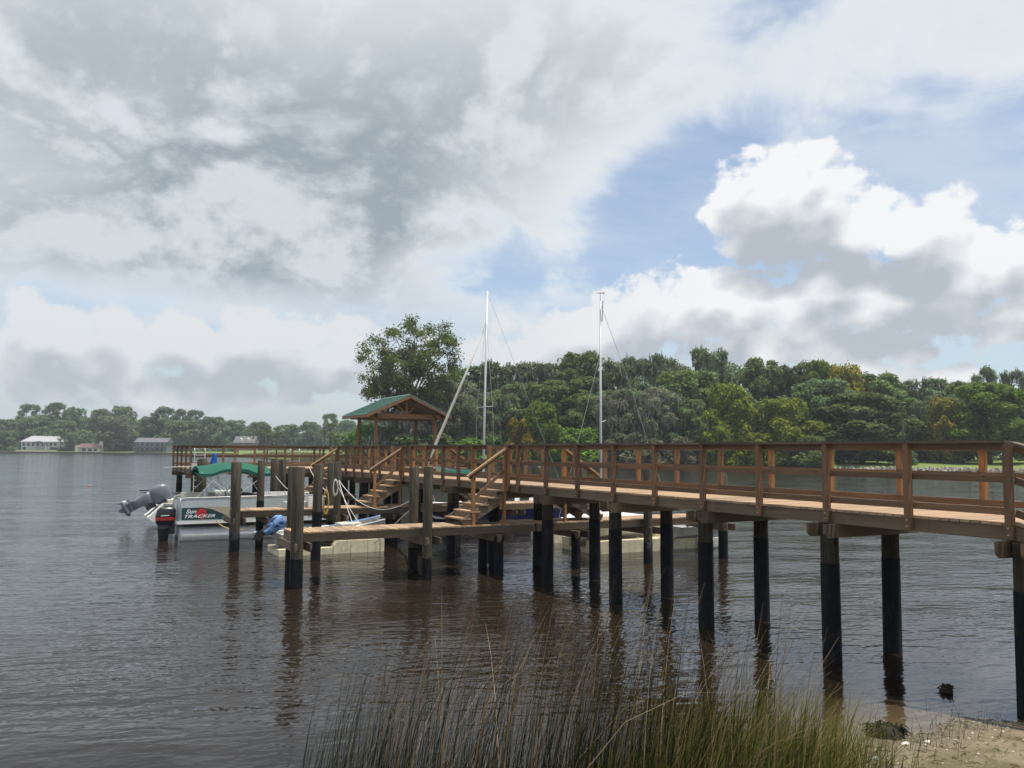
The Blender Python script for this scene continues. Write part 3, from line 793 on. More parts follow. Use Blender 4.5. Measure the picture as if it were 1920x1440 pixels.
# the big airy tree above the pavilion
def airy_tree():
    rng = np.random.default_rng(12); px, Z = 762, 168; x, y = bearing(px, Z + 8); z = 1.0; Z += 8
    t = thing('airy_tree', 'tall airy tree with bare forking limbs rising above the pavilion roof', 'tree', (x, y, z))
    k = Z / FPX
    # limb ends in picture-plane metres (right, depth, up); right = along the camera's right
    rx, ry = math.cos(YAW), -math.sin(YAW); fx, fy = math.sin(YAW), math.cos(YAW)
    def wp(dxp, dep, yp): 
        r = (dxp - px) * k; return np.array([rx * r + fx * dep, ry * r + fy * dep, hgt(px, yp, Z) - z])
    fork = wp(765, 0, 760)
    mb = MB(); mb.tube([(0, 0, -1), tuple(fork * .5), tuple(fork)], [.75, .6, .5], 8)
    mains = [(690, -2, 735), (680, 2, 655), (705, -3, 640), (735, 1, 622), (760, 3, 606), (775, -2, 622), (800, 2, 612), (835, -1, 612), (848, 1, 640), (845, 3, 680), (820, -3, 690), (715, 3, 690), (740, -3, 680), (790, -4, 670), (700, 0, 712), (850, 0, 700), (725, 4, 745), (800, 4, 735), (772, 0, 655), (755, -4, 715)]
    tips = []
    for (a, d, b_) in mains:
        e = wp(a, d, b_); mid = fork + (e - fork) * .45 + np.array([0, 0, .8]) + rng.normal(0, .9, 3)
        mb.tube([tuple(fork * rng.uniform(.82, 1.0) + np.array([0, 0, rng.uniform(-.6, 1.6)])), tuple(mid), tuple((mid + e) / 2 + rng.normal(0, .45, 3)), tuple(e)], [.24, .14, .08, .03], 6)
        for q in range(8):
            s = mid + (e - mid) * rng.uniform(-.1, 1.0); e2 = s + rng.normal(0, 1.7, 3) + np.array([0, 0, .3])
            mb.tube([tuple(s), tuple((s + e2) / 2 + rng.normal(0, .15, 3)), tuple(e2)], [.07, .05, .02], 4); tips.append(e2)
        tips.append(e)
    mb.build('trunk', M_bark, t, True)
    tips = np.array(tips); n = 34000
    P, N = [], []
    k_ = rng.integers(0, len(tips), n)
    dens = rng.random(len(tips)); keep = rng.random(n) < (.35 + .65 * dens[k_]); k_ = k_[keep]; n = len(k_)
    P = tips[k_] + rng.normal(0, .78, (n, 3)) * np.array([1, 1, .7])
    low = rng.random(n) < .5
    N = rng.normal(size=(n, 3)) + np.array([0, 0, .6]); N /= np.linalg.norm(N, axis=1, keepdims=True)
    me = quads_mesh('crown', P, N, .25 * rng.uniform(.6, 1.5, n), L_tall, rng); link('crown', me, t)
airy_tree()

# palms
def palm(px, top, Z, label, side='R', fr=1.9):
    x, y = bearing(px, Z); z = zbank(px, Z, side); h = hgt(px, top, Z) - z - fr * .6
    t = thing('cabbage_palm', label, 'palm', (x, y, z)); rng = np.random.default_rng(int(px))
    MB().tube([(0, 0, -.5), (.1, 0, h * .5), (0, .05, h)], [.26, .2, .22], 7).build('trunk', M_bark, t, True)
    mb = MB()
    for i in range(46):
        a = rng.uniform(0, 6.28); e = rng.uniform(-.9, 1.25); L = fr * rng.uniform(.8, 1.15)
        d = np.array([math.cos(a) * math.cos(e), math.sin(a) * math.cos(e), math.sin(e)])
        c = np.array([0, 0, h]) + d * L * .55
        s = np.array([-math.sin(a), math.cos(a), 0]); up = np.cross(s, d)
        for j in range(9):
            th = (j - 4) * .30; dd = d * math.cos(th) + s * math.sin(th); tip = c + dd * L * .5 + np.array([0, 0, -.25 * L * (1 - abs(e))]); w = up * .0 + np.cross(dd, up) * .06 * L
            mb.add([c - w * .4, c + w * .4, tip], [(0, 1, 2)])
        mb.add([np.array([0, 0, h]) + s * .03, np.array([0, 0, h]) - s * .03, c], [(0, 1, 2)])
    mb.build('fronds', L_palm, t)
palm(1690, 776, 170, 'cabbage palm with a round head over the lawn at the right')
palm(622, 796, 186, 'cabbage palm left of the pavilion beyond the marsh')
palm(522, 803, 262, 'cabbage palm at the tip of the marsh point', fr=2.4)
palm(505, 808, 268, 'shorter palm left of the one at the tip of the marsh point', fr=2.2)
palm(120, 815, 534, 'small far palm right of the white house', 'L', 3.2)

# marsh reeds in front of the wooded point, and rip-rap along the right lawn
def reeds():
    rng = np.random.default_rng(5); n = 9000
    px = rng.uniform(458, 690, n); Z0 = np.interp(px, [p for p, _ in RB], [z for _, z in RB]); Z = Z0 + rng.uniform(-.6, 9, n)
    r = (px - 960) / FPX * Z
    X = CAM[0] + math.sin(YAW) * Z + math.cos(YAW) * r; Y = CAM[1] + math.cos(YAW) * Z - math.sin(YAW) * r
    h = rng.uniform(.8, 1.5, n) * np.interp(px, [458, 520, 690], [.6, 1, .9])
    P = np.stack([X, Y, h * .95], 1); N = np.stack([rng.normal(size=n), rng.normal(size=n), np.zeros(n)], 1); N /= np.linalg.norm(N, axis=1, keepdims=True)
    o = stuff(link('marsh_reeds', quads_mesh('marsh_reeds', P, N, h, L_reed, rng, aspect=.22, hang=True)))
    tag(o, 'tan and green marsh reeds along the low point behind the dock platform', 'reeds')
reeds()
def riprap():
    rng = np.random.default_rng(9); mb = MB()
    for i in range(420):
        px = rng.uniform(1560, 2050); Z = np.interp(px, [p for p, _ in RB], [z for _, z in RB]) + rng.uniform(-.3, 2.4); x, y = bearing(px, Z); z = .15 + rng.uniform(0, .45); s = rng.uniform(.18, .5)
        q = [(x + s * dx_ * rng.uniform(.6, 1), y + s * dy_ * rng.uniform(.6, 1), z + s * .7 * dz_ * rng.uniform(.6, 1)) for dx_, dy_, dz_ in ((-1, -1, -1), (1, -1, -1), (1, 1, -1), (-1, 1, -1), (-.7, -.7, 1), (.7, -.7, 1), (.7, .7, 1), (-.7, .7, 1))]
        mb.add(q, [(0, 3, 2, 1), (4, 5, 6, 7), (0, 1, 5, 4), (1, 2, 6, 5), (2, 3, 7, 6), (3, 0, 4, 7)])
    o = stuff(mb.build('shore_stones', plain('pale_stone', rgb(.36, .33, .27), .9, .2))); tag(o, 'pale tumbled stones edging the lawn on the right bank', 'stones')
riprap()

# ------------------------------------------------------------------ pier
D, PW = 2.39, 1.79
pier = thing('pier', 'long raised brown timber pier with post-and-rail railings crossing the river edge', 'pier', (0, 0, 0))
def pile_meshes(top, black, rr, n=14):
    k = ('pile', top, black, rr)
    if k not in _cache:
        rng = random.Random(hash((round(top * 10), round(rr * 1000))) % 999)
        ph = [rng.uniform(0, 6.28) for _ in range(4)]
        def ring(z, r):
            return [(r * (1 + .03 * math.sin(3 * t + ph[0] + z) + .02 * math.sin(5 * t + ph[1] - z * .7)) * math.cos(t), r * (1 + .03 * math.sin(3 * t + ph[0] + z) + .02 * math.sin(5 * t + ph[1] - z * .7)) * math.sin(t), z) for t in [2 * math.pi * i / n for i in range(n)]]
        zs = [-2.7, 0, .6, 1.2, 1.8, top - .015, top]
        zs = [z for z in zs if z <= top]
        a = MB().loft([ring(z, rr * (1.06 - .03 * (z + 2) / 4) * (.93 if z == top else 1)) for z in zs], close=True).mesh('pile', M_pile_shade if top < 2.3 else M_pile)
        a.polygons.foreach_set('use_smooth', [len(p.vertices) == 4 for p in a.polygons])
        wz = [-2.7, 0, .3, .6, .9, black - .02, black]; wz = sorted(z for z in wz if z <= black)
        b = MB().loft([ring(z, rr * (1.06 - .03 * (z + 2) / 4) * 1.045) for z in wz], close=True).mesh('pile_wrap', M_wrap)
        b.polygons.foreach_set('use_smooth', [len(p.vertices) == 4 for p in b.polygons])
        _cache[k] = (a, b)
    return _cache[k]
def pile(parent, x, y, top, black, rr=.135, lean=(0, 0)):
    a, b = pile_meshes(top, black, rr)
    p = link('pile', a, parent, (x, y, 0), (lean[0] + random.uniform(-.006, .006), lean[1] + random.uniform(-.006, .006), random.uniform(0, 6)))
    link('wrap', b, p)
    return p
# bents
bents = [-.13] + [2.914 * i for i in range(1, 12)]
for i, y in enumerate(bents):
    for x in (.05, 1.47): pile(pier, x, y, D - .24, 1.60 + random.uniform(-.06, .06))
    for s in (-1, 1):
        z0, z1 = D - .44, D - .226
        poly = [(-.26, z1), (-.26, z0 + .07), (-.19, z0), (1.98, z0), (2.05, z0 + .07), (2.05, z1)]
        MB().prism(poly, 'y', y + s * .165 - .022, y + s * .165 + .022).build('cross_beam', fas_x, pier)
# framing under the deck
YT = 33.5
for k in range(6):
    y0, y1 = -.03 + k * 5.59, -.03 + (k + 1) * 5.59 - .004
    for x in (.047, .55, 1.15, PW - .092):
        edge = x in (.047, PW - .092)
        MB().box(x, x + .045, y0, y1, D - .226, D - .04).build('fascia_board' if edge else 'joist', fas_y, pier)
# deck planks
bw, pitch = .132, .1462
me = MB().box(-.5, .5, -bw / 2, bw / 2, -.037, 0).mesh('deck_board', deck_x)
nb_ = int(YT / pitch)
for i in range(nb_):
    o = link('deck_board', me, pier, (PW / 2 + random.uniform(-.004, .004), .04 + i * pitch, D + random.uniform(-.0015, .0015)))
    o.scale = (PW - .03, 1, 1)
# railing pieces
post_m = MB().box(-.0445, .0445, -.0445, .0445, 0, 1.03 + .2).mesh('rail_post', w_z)
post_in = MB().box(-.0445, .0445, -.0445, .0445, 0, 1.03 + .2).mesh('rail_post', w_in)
bolt_m = MB().tube([(-.052, 0, 0), (-.044, 0, 0)], .012, 6).mesh('bolt', M_galv)
bolt_y = MB().tube([(0, -.052, 0), (0, -.044, 0)], .012, 6).mesh('bolt', M_galv)
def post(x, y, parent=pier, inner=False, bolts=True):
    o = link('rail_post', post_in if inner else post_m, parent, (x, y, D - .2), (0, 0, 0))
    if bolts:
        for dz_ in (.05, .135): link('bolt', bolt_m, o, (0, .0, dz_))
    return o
def rail_span(a, b, inn, parent=pier, cap=True, bright=False):
    """rails between post centres a,b (x,y); inn = unit vector pointing to the walkway"""
    ax, ay = a; bx, by = b; along_y = abs(by - ay) > abs(bx - ax)
    wm, cm = (w_y, cap_y) if along_y else (w_x, cap_x)
    ix, iy = inn
    def piece(nm, z0, z1, o0, o1, m, g=.002):
        if along_y: MB().box(ax + min(ix * o0, ix * o1), ax + max(ix * o0, ix * o1), ay + g, by - g, z0, z1).build(nm, m, parent)
        else: MB().box(ax + g, bx - g, ay + min(iy * o0, iy * o1), ay + max(iy * o0, iy * o1), z0, z1).build(nm, m, parent)
    piece('top_rail', D + .935, D + 1.028, .046, .084, wm)
    piece('mid_rail', D + .515, D + .605, .046, .084, wm)
    piece('lower_rail', D + .095, D + .19, .046, .084, wm)
    if cap: piece('cap_rail', D + 1.03, D + 1.067, -.062, .092, cm)
S1, S2, S3 = 13.68, 21.64, 29.53          # near sides of the three stair openings
SW = 1.16
def seq(l):
    return [(l[i], l[i + 1]) for i in range(len(l) - 1)]
runs = [[k * 1.457 for k in range(10)] + [S1], [S1 + SW, 15.9, 16.9, 18.09, 19.47, 20.87, S2], [S2 + SW, 24.1, 25.1, 26.2, 27.28, 28.4, S3], [S3 + SW, 31.9, YT]]
for run in runs:
    for y in run: post(0, y)
    for a, b in seq(run): rail_span((0, a), (0, b), (1, 0))
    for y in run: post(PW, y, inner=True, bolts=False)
    for a, b in seq(run): rail_span((PW, a), (PW, b), (-1, 0))
# ramp down to the bank
sl = .30; ca = math.atan(sl)
for i in range(32):
    y = -.12 - i * pitch
    o = link('deck_board', me, pier, (PW / 2, y, D + y * sl + .036), (ca, 0, 0)); o.scale = (PW - .03, 1, 1)
for x in (.047, PW - .092):
    MB().bar((x + .022, -.04, D - .13), (x + .022, -4.8, D - .13 - 4.76 * sl), .045, .186).build('fascia_board', fas_y, pier)
for y in (-1.4, -2.8, -4.2):
    for x in (0, PW):
        MB().box(x - .0445, x + .0445, y - .0445, y + .0445, D + y * sl - .2, D + y * sl + 1.03).build('rail_post', w_z, pier)
for x, s in ((.065, 1), (PW - .065, -1)):
    for z, h in ((.98, .093), (.56, .09), (.143, .095)):
        MB().bar((x, -.05, D + z - .015), (x, -4.4, D + z - 4.4 * sl), .038, h).build('mid_rail', w_y, pier)
    MB().bar((x - s * .05, -.07, D + 1.046 - .02), (x - s * .05, -4.4, D + 1.046 - 4.4 * sl), .154, .037).build('cap_rail', cap_y, pier)

# ------------------------------------------------------------------ head platform
TX0, TX1, TY0, TY1 = -5.6, 8.2, YT, 40.0
plat = thing('platform', 'wide timber platform with railings at the outer end of the pier', 'platform', (0, 0, 0))
tb = MB().box(TX0 - .03, TX1 + .03, -bw / 2, bw / 2, -.037, 0).mesh('deck_board', deck_x)
for i in range(int((TY1 - TY0) / pitch)):
    link('deck_board', tb, plat, (0, TY0 + .06 + i * pitch, D + random.uniform(-.0015, .0015)))
for y0 in (TY0 + .01, 35.1, 36.7, 38.3, TY1 - .06):
    MB().box(TX0 + .05, TX1 - .05, y0, y0 + .045, D - .226, D - .04).build('fascia_board' if y0 in (TY0 + .01, TY1 - .06) else 'joist', fas_x, plat)
for x0 in (TX0, TX1 - .045):
    MB().box(x0, x0 + .045, TY0 + .01, TY1, D - .226, D - .04).build('fascia_board', fas_y, plat)
for x in (-5.35, -2.6, .05, 1.75, 4.6, 7.9):
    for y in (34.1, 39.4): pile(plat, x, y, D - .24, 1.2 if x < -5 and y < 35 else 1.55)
    for yy in (34.1, 39.4):
        for s in (-1, 1): MB().box(x - .35, x + .35, yy + s * .165 - .022, yy + s * .165 + .022, D - .44, D - .228).build('cross_beam', fas_x, plat)
def loop_posts(fix, a, b, n): return [a + (b - a) * i / n for i in range(n + 1)]
xsL = loop_posts(0, TX0, 0, 4)
for x in xsL[:-1]: post(x, TY0, plat, bolts=False)
for a, b in seq(xsL): rail_span((a, TY0), (b, TY0), (0, 1), plat)
xsR = loop_posts(0, PW, TX1, 5)
for x in xsR[1:]: post(x, TY0, plat, bolts=False)
for a, b in seq(xsR): rail_span((a, TY0), (b, TY0), (0, 1), plat)
xf = loop_posts(0, TX0, TX1, 9)
for x in xf: post(x, TY1, plat, inner=True, bolts=False)
for a, b in seq(xf): rail_span((a, TY1), (b, TY1), (0, -1), plat)
ye = loop_posts(0, TY0, TY1, 4)
for y in ye[1:-1]:
    post(TX0, y, plat, bolts=False); post(TX1, y, plat, inner=True, bolts=False)
for a, b in seq(ye):
    rail_span((TX0, a), (TX0, b), (1, 0), plat); rail_span((TX1, a), (TX1, b), (-1, 0), plat)

# ------------------------------------------------------------------ stairs and finger docks
FZ = 1.30
def stairs(side, y0, label):
    X = (lambda x: x) if side < 0 else (lambda x: PW - x)
    t = thing('staircase', label, 'stairs', (X(-.6), y0, FZ))
    B = lambda nm, m, mb: mb.build(nm, m, t)
    ox, oy, oz = X(-.6), y0, FZ
    def box(nm, m, x0, x1, ya, yb, z0, z1):
        a, b = sorted((X(x0), X(x1))); MB().box(a - ox, b - ox, ya - oy, yb - oy, z0 - oz, z1 - oz).build(nm, m, t)
    def bar(nm, m, p, q, w, h): MB().bar((X(p[0]) - ox, p[1] - oy, p[2] - oz), (X(q[0]) - ox, q[1] - oy, q[2] - oz), w, h).build(nm, m, t)
    ya, yb = y0 + .03, y0 + SW - .03
    for i in range(1, 6):
        z = D - .1815 * i; xc = -.06 - .265 * i + .16
        for q in (0, 1): box('tread', deck_y, xc - .14 + q * .142, xc - .14 + q * .142 + .134, ya - .02, yb + .02, z - .036, z)
        box('riser', fas_y, xc + .125, xc + .143, ya + .05, yb - .05, z + .003, z + .14)
    for y in (ya + .03, yb - .03):
        bar('stringer', fas_x, (.0, y, D - .30), (-1.32, y, FZ + .03), .042, .25)
        if y < y0 + .3:
            bar('handrail', w_in_x, (.10, y - .04, D + 1.055), (-1.22, y - .04, FZ + 1.29), .09, .045)
            bar('rail_board', w_x, (.02, y + .01, D + .98), (-1.14, y + .01, FZ + 1.24), .036, .085)
            bar('mid_rail', w_x, (-.04, y + .01, D + .40), (-.94, y + .01, FZ + .73), .036, .085)
            box('newel_post', w_in, -1.06, -.97, y - .045, y + .045, FZ - .23, FZ + 1.33)
            box('newel_post', w_in, -.115, -.047, y - .045, y + .045, FZ - .23, D + 1.0)
    return t
w_in_x = wood('handrail_timber', rgb(.47, .29, .15), rgb(.38, .22, .105), rgb(.36, .24, .14), 'x')  # paler timber: the handrail's sunlit brightness is put into its colour
def finger(y0, x0, x1, label, piles):
    y1 = y0 + 1.14
    t = thing('finger_dock', label, 'dock', ((x0 + x1) / 2, y0, 0)); ox, oy = (x0 + x1) / 2, y0
    k = ('fb', 1)
    if k not in _cache: _cache[k] = MB().box(-.064, .064, -.04, 1.14 + .04, -.037, 0).mesh('deck_board', deck_y)
    n = int((x1 - x0) / pitch)
    for i in range(n):
        link('deck_board', _cache[k], t, (x0 + .07 + i * pitch - ox + random.uniform(-.003, .003), random.uniform(-.006, .006), FZ + random.uniform(-.001, .001)))
    for a, b in ((y0, y0 + .04), (y1 - .04, y1)): MB().box(x0 + .042 - ox, x1 - .042 - ox, a - oy, b - oy, FZ - .235, FZ - .04).build('fascia_board', fas_x, t)
    for a in (x0, x1 - .04): MB().box(a - ox, a + .04 - ox, 0, y1 - oy, FZ - .235, FZ - .04).build('end_board', fas_y, t)
    MB().box(x0 + .1 - ox, x1 - .1 - ox, .55, .59, FZ - .225, FZ - .04).build('joist', fas_x, t)
    for (px_, sd, top, black, rr) in piles:
        yy = y0 - .155 if sd < 0 else y1 + .155
        pile(t, px_ - ox, yy - oy, top, black, rr)
    done = []
    for (px_, *_r) in piles:
        if all(abs(px_ - q) > .6 for q in done):
            done.append(px_)
            for s in (-1, 1):
                poly = [(-.42, FZ - .24), (-.42, FZ - .38), (-.36, FZ - .44), (1.5, FZ - .44), (1.56, FZ - .38), (1.56, FZ - .24)]
                MB().prism([(p[0], p[1]) for p in poly], 'x', px_ + .1 + s * .17 - .02 - ox, px_ + .1 + s * .17 + .02 - ox).build('cross_beam', fas_y, t)
    return t
LP = lambda a, b: [(-5.74, -1, 2.86, a, .142), (-5.52, 1, 2.84, a + .2, .135), (-2.42, -1, 2.86, b, .122), (-2.22, 1, 2.83, b + .1, .125), (-.35, -1, FZ - .25, FZ - .3, .12), (-.1, 1, FZ - .25, FZ - .3, .12)]
finger(S1, -5.76, .86, 'nearest low finger dock with twin pilings at its left end', LP(.70, .55))
finger(S2, -5.70, .86, 'middle low finger dock running left in front of the pontoon boat', LP(.62, .62) + [(-4.67, 1, 2.90, 1.52, .118)])
finger(S3, -5.60, .86, 'outermost low finger dock on the left, mostly hidden by moored boats', [p for p in LP(.7, .7)])
RPp = [(4.62, -1, 2.86, .62, .125), (4.45, 1, 1.62, .9, .125), (7.55, -1, 2.60, .85, .135), (2.1, -1, FZ - .25, FZ - .3, .12), (2.0, 1, FZ - .25, FZ - .3, .12)]
finger(S1, .93, 7.45, 'nearest low finger dock on the right side of the pier, seen between its piles', RPp)
finger(S2, .93, 7.45, 'farther low finger dock on the right side of the pier beside the navy sailboat', [(4.5, 1, 2.2, 1.0, .125), (7.55, -1, 2.6, .85, .135), (2.1, -1, FZ - .25, FZ - .3, .12)])
stairs(-1, S1, 'nearest timber stairs going down left from the pier to the near finger dock')
stairs(-1, S2, 'middle timber stairs going down left behind the sagging white rope')
stairs(-1, S3, 'farthest timber stairs on the left, only their handrail showing behind pilings')
stairs(1, S1, 'timber stairs going down right on the far side of the pier above the tarped boat')
stairs(1, S2, 'timber stairs going down right on the far side of the pier by the navy sailboat')
# free-standing mooring pilings
def mooring(x, y, top, black, rr, label):
    t = thing('mooring_piling', label, 'piling', (x, y, 0), 0, 'free-standing mooring pilings'); a, b = pile_meshes(top, black, rr)
    q = link('pile', a, t, (0, 0, 0), (random.uniform(-.01, .01), random.uniform(-.015, .005), 1.0)); link('wrap', b, q)
mooring(-3.95, 18.4, 2.84, 1.43, .135, 'black-wrapped mooring piling with a coil of yellow rope, between the two near finger docks')
mooring(-5.85, 27.95, 2.90, .9, .15, 'mooring piling rising behind the left end of the green boat canopy')
mooring(-3.10, 27.95, 2.91, .9, .15, 'mooring piling just right of the green boat canopy')

# ------------------------------------------------------------------ pavilion
pav = thing('pavilion', 'open timber pavilion with a green metal gable roof on the pier head', 'pavilion', (5.65, 37.4, D))
GX0, GX1, GY0, GY1 = 3.95, 7.35, 36.0, 38.9
ox, oy, oz = 5.65, 37.4, D
for x in (GX0, GX1):
    for y in (GY0, GY1):
        MB().box(x - .075 - ox, x + .075 - ox, y - .075 - oy, y + .075 - oy, 0, 5.02 - oz).build('post', w_z, pav)
    MB().box(x - .06 - ox, x + .06 - ox, GY0 - .5 - oy, GY1 + .6 - oy, 5.022 - oz, 5.22 - oz).build('eave_beam', fas_y, pav)
xc, hw_, ze, zp = 5.65, 2.42, 5.16, 6.24
RY0, RY1 = 35.4, 39.75
sl2 = (zp - ze) / hw_
for y in (GY0 - .075, GY1 + .035):
    MB().box(xc - 2.2 - ox, xc + 2.2 - ox, y - oy, y + .05 - oy, 4.985 - oz, 5.24 - oz).build('tie_beam', w_x, pav)
    MB().box(-.06, .06, y - oy + .002, y + .048 - oy, 5.243 - oz, zp - .14 - oz).build('king_post', w_z, pav)
    for s in (-1, 1):
        MB().bar((s * .08, y + .025 - oy, 5.27 - oz), (s * .62, y + .025 - oy, zp - .16 - .62 * sl2 - oz), .05, .09).build('strut', w_z, pav)
        MB().bar((s * .02, y + .025 - oy, zp - .10 - oz), (s * 2.25, y + .025 - oy, zp - .10 - 2.25 * sl2 - oz), .05, .13).build('rafter', fas_x, pav)
for s in (-1, 1):
    def q(d, dz_): return (s * d, zp - d * sl2 + dz_ - oz)
    MB().prism([q(0, 0), q(hw_, 0), q(hw_, .025), q(0, .025)] if s > 0 else [q(0, .025), q(hw_, .025), q(hw_, 0), q(0, 0)], 'y', RY0 - oy, RY1 - oy).build('roof_panel', M_roof, pav)
    rp = pav.children[-1]
    n = 12
    for i in range(n + 1):
        y = RY0 + .03 + (RY1 - RY0 - .06) * i / n - oy
        MB().prism([q(0.02, .026), q(hw_, .026), q(hw_, .052), q(0.02, .052)] if s > 0 else [q(0.02, .052), q(hw_, .052), q(hw_, .026), q(0.02, .026)], 'y', y - .012, y + .012).build('seam', M_roof, rp)
    MB().prism([q(0, -.03), q(hw_, -.03), q(hw_, -.003), q(0, -.003)] if s > 0 else [q(0, -.003), q(hw_, -.003), q(hw_, -.03), q(0, -.03)], 'y', RY0 + .02 - oy, RY1 - .02 - oy).build('roof_boarding', fas_y, pav)
    for y in (RY0, RY1 - .04):
        MB().prism([q(0, -.16), q(hw_, -.16), q(hw_, -.002), q(0, -.002)] if s > 0 else [q(0, -.002), q(hw_, -.002), q(hw_, -.16), q(0, -.16)], 'y', y - oy - .003, y + .04 - oy).build('verge_board', w_x, pav)
    x0 = s * (hw_ - .04)
    MB().box(min(x0, s * (hw_ + .0)), max(x0, s * (hw_ + .0)), RY0 + .045 - oy, RY1 - .045 - oy, zp - hw_ * sl2 - .15 - oz, zp - hw_ * sl2 - .031 - oz).build('eave_board', w_y, pav)
MB().prism([(-.12, zp - .12 * sl2 + .055 - oz), (0, zp + .075 - oz), (.12, zp - .12 * sl2 + .055 - oz), (0, zp + .055 - oz)], 'y', RY0 - .01 - oy, RY1 + .01 - oy).build('ridge_cap', M_roof, pav)

# ------------------------------------------------------------------ boats
def hull_secs(L, Bm, free, draft, bow=.55, tran=.85, n=14, sheer=.15, chine=.7):
    """stations along +x from transom (0) to bow (L): keel, chine, gunwale (half), z from waterline"""
    out = []
    for i in range(n + 1):
        t = i / n
        b = Bm / 2 * (tran + (1 - tran) * min(1, t / .35)) if t < .35 else Bm / 2 * max(0.015, (1 - ((t - .35) / .65) ** 2.3))
        zg = free * (1 + sheer * max(0, (t - .2) / .8) ** 2)
        zk = -draft + (draft + free * bow) * max(0, (t - .62) / .38) ** 2.2
        zc = zk + (zg - zk) * (.30 + .18 * t)
        out.append((L * t, b, zg, zk, zc, b * (chine + .1 * (1 - t))))
    return out
def hull_mesh(secs, lip=.05, floor=.25, deck_from=None):
    outer, inner = [], []
    for (x, b, zg, zk, zc, bc) in secs:
        outer.append([(x, -b, zg), (x, -bc, zc), (x, 0, zk), (x, bc, zc), (x, b, zg)])
    mb = MB(); mb.loft(outer, 0, cap=False)
    mb.add(outer[0], [(4, 3, 2, 1, 0)])
    rim = []
    for (x, b, zg, zk, zc, bc) in secs:
        bi = max(b - lip, .004); fl = max(zk + .1, min(floor, zg - .05)); bf = max(min(bc, bi) - .02, .003)
        rim.append([(x, -b, zg), (x, -bi, zg + .012), (x, -bf, fl), (x, bf, fl), (x, bi, zg + .012), (x, b, zg)])
    mb.loft(rim, 1, cap=False)
    mb.add([(secs[0][0], -secs[0][1], secs[0][2]), (secs[0][0], secs[0][1], secs[0][2]), (secs[0][0], secs[0][1] - lip, floor), (secs[0][0], -secs[0][1] + lip, floor)], [(0, 1, 2, 3)], 1)
    return mb
def outboard(parent, loc, tilt, rz, cowl_mats, leg_mat, sc=1.0, stripe=None, text=None):
    """upright outboard: +x faces aft; origin at the transom clamp"""
    e = bpy.data.objects.new('outboard_motor', None); COL.objects.link(e); e.parent = parent; e.location = loc; e.empty_display_size = .2
    e.rotation_euler = (0, tilt, rz); e.scale = (sc, sc, sc)
    def el(x, z, a, b_, n=16, p=3.6):
        o = []
        for i in range(n):
            t = 2 * math.pi * i / n; c, s = math.cos(t), math.sin(t)
            o.append((x + a * math.copysign(abs(c) ** (2 / p), c), b_ * math.copysign(abs(s) ** (2 / p), s), z))
        return o
    cw = MB().loft([el(.26, .06, .24, .14), el(.26, .12, .29, .175), el(.25, .34, .31, .185), el(.23, .52, .29, .175), el(.21, .60, .23, .14), el(.20, .63, .12, .08)], close=True)
    c = cw.build('cowl', cowl_mats, e, True); smooth_by_angle(c, 50)
    if stripe:
        MB().loft([el(.255, .20, .302, .183), el(.25, .27, .312, .19), el(.25, .30, .313, .191)], close=True, cap=False).build('stripe', stripe, c)
    MB().loft([el(.27, .06, .23, .14), el(.29, -.12, .19, .12), el(.30, -.40, .15, .085), el(.31, -.62, .16, .06)], close=True).build('leg', leg_mat, e, True)
    MB().prism([(.16, -.60), (.56, -.60), (.58, -.625), (.16, -.63)], 'y', -.10, .10).build('anti_ventilation_plate', leg_mat, e)
    lu = MB().tube([(.06, 0, -.78), (.14, 0, -.78), (.42, 0, -.78), (.52, 0, -.78)], [.03, .085, .08, .055], 10)
    lu.prism([(.14, -.62), (.44, -.62), (.42, -.80), (.16, -.80)], 'y', -.04, .04); lu.prism([(.16, -.80), (.40, -.80), (.38, -1.0), (.28, -.98)], 'y', -.015, .015)
    lu.build('lower_unit', leg_mat, e)
    pr = MB()
    for k in range(3):
        a = k * 2.094; ca_, sa = math.cos(a), math.sin(a)
        pr.add([(.52, .03 * ca_, -.78 + .03 * sa), (.50, .15 * math.cos(a - .45), -.78 + .15 * math.sin(a - .45)), (.56, .16 * math.cos(a + .35), -.78 + .16 * math.sin(a + .35)), (.565, .03 * math.cos(a + .8), -.78 + .03 * math.sin(a + .8))], [(0, 1, 2, 3)])
    pr.tube([(.515, 0, -.78), (.60, 0, -.78)], [.04, .025], 8); pr.build('propeller', M_alu, e)
    MB().box(-.04, .16, -.11, .11, -.25, .05).build('bracket', M_dark, e)
    return e
def text_mesh(body, size, shear=.25, width=1.0):
    cu = bpy.data.curves.new('lettering', 'FONT'); cu.body = body; cu.size = size; cu.shear = shear; cu.extrude = .002; cu.offset = .004 * size / .2
    o = bpy.data.objects.new('tmp', cu); COL.objects.link(o)
    dg = bpy.context.evaluated_depsgraph_get(); me = bpy.data.meshes.new_from_object(o.evaluated_get(dg)); me.name = 'lettering'
    bpy.data.objects.remove(o); return me
def place_text(body, size, parent, x, y, z, m, shear=.25, sx=1.0):
    me = text_mesh(body, size, shear); me.materials.clear(); me.materials.append(m)
    o = link('lettering', me, parent, (x, y, z), (R(90), 0, 0)); o.scale = (sx, 1, 1); return o

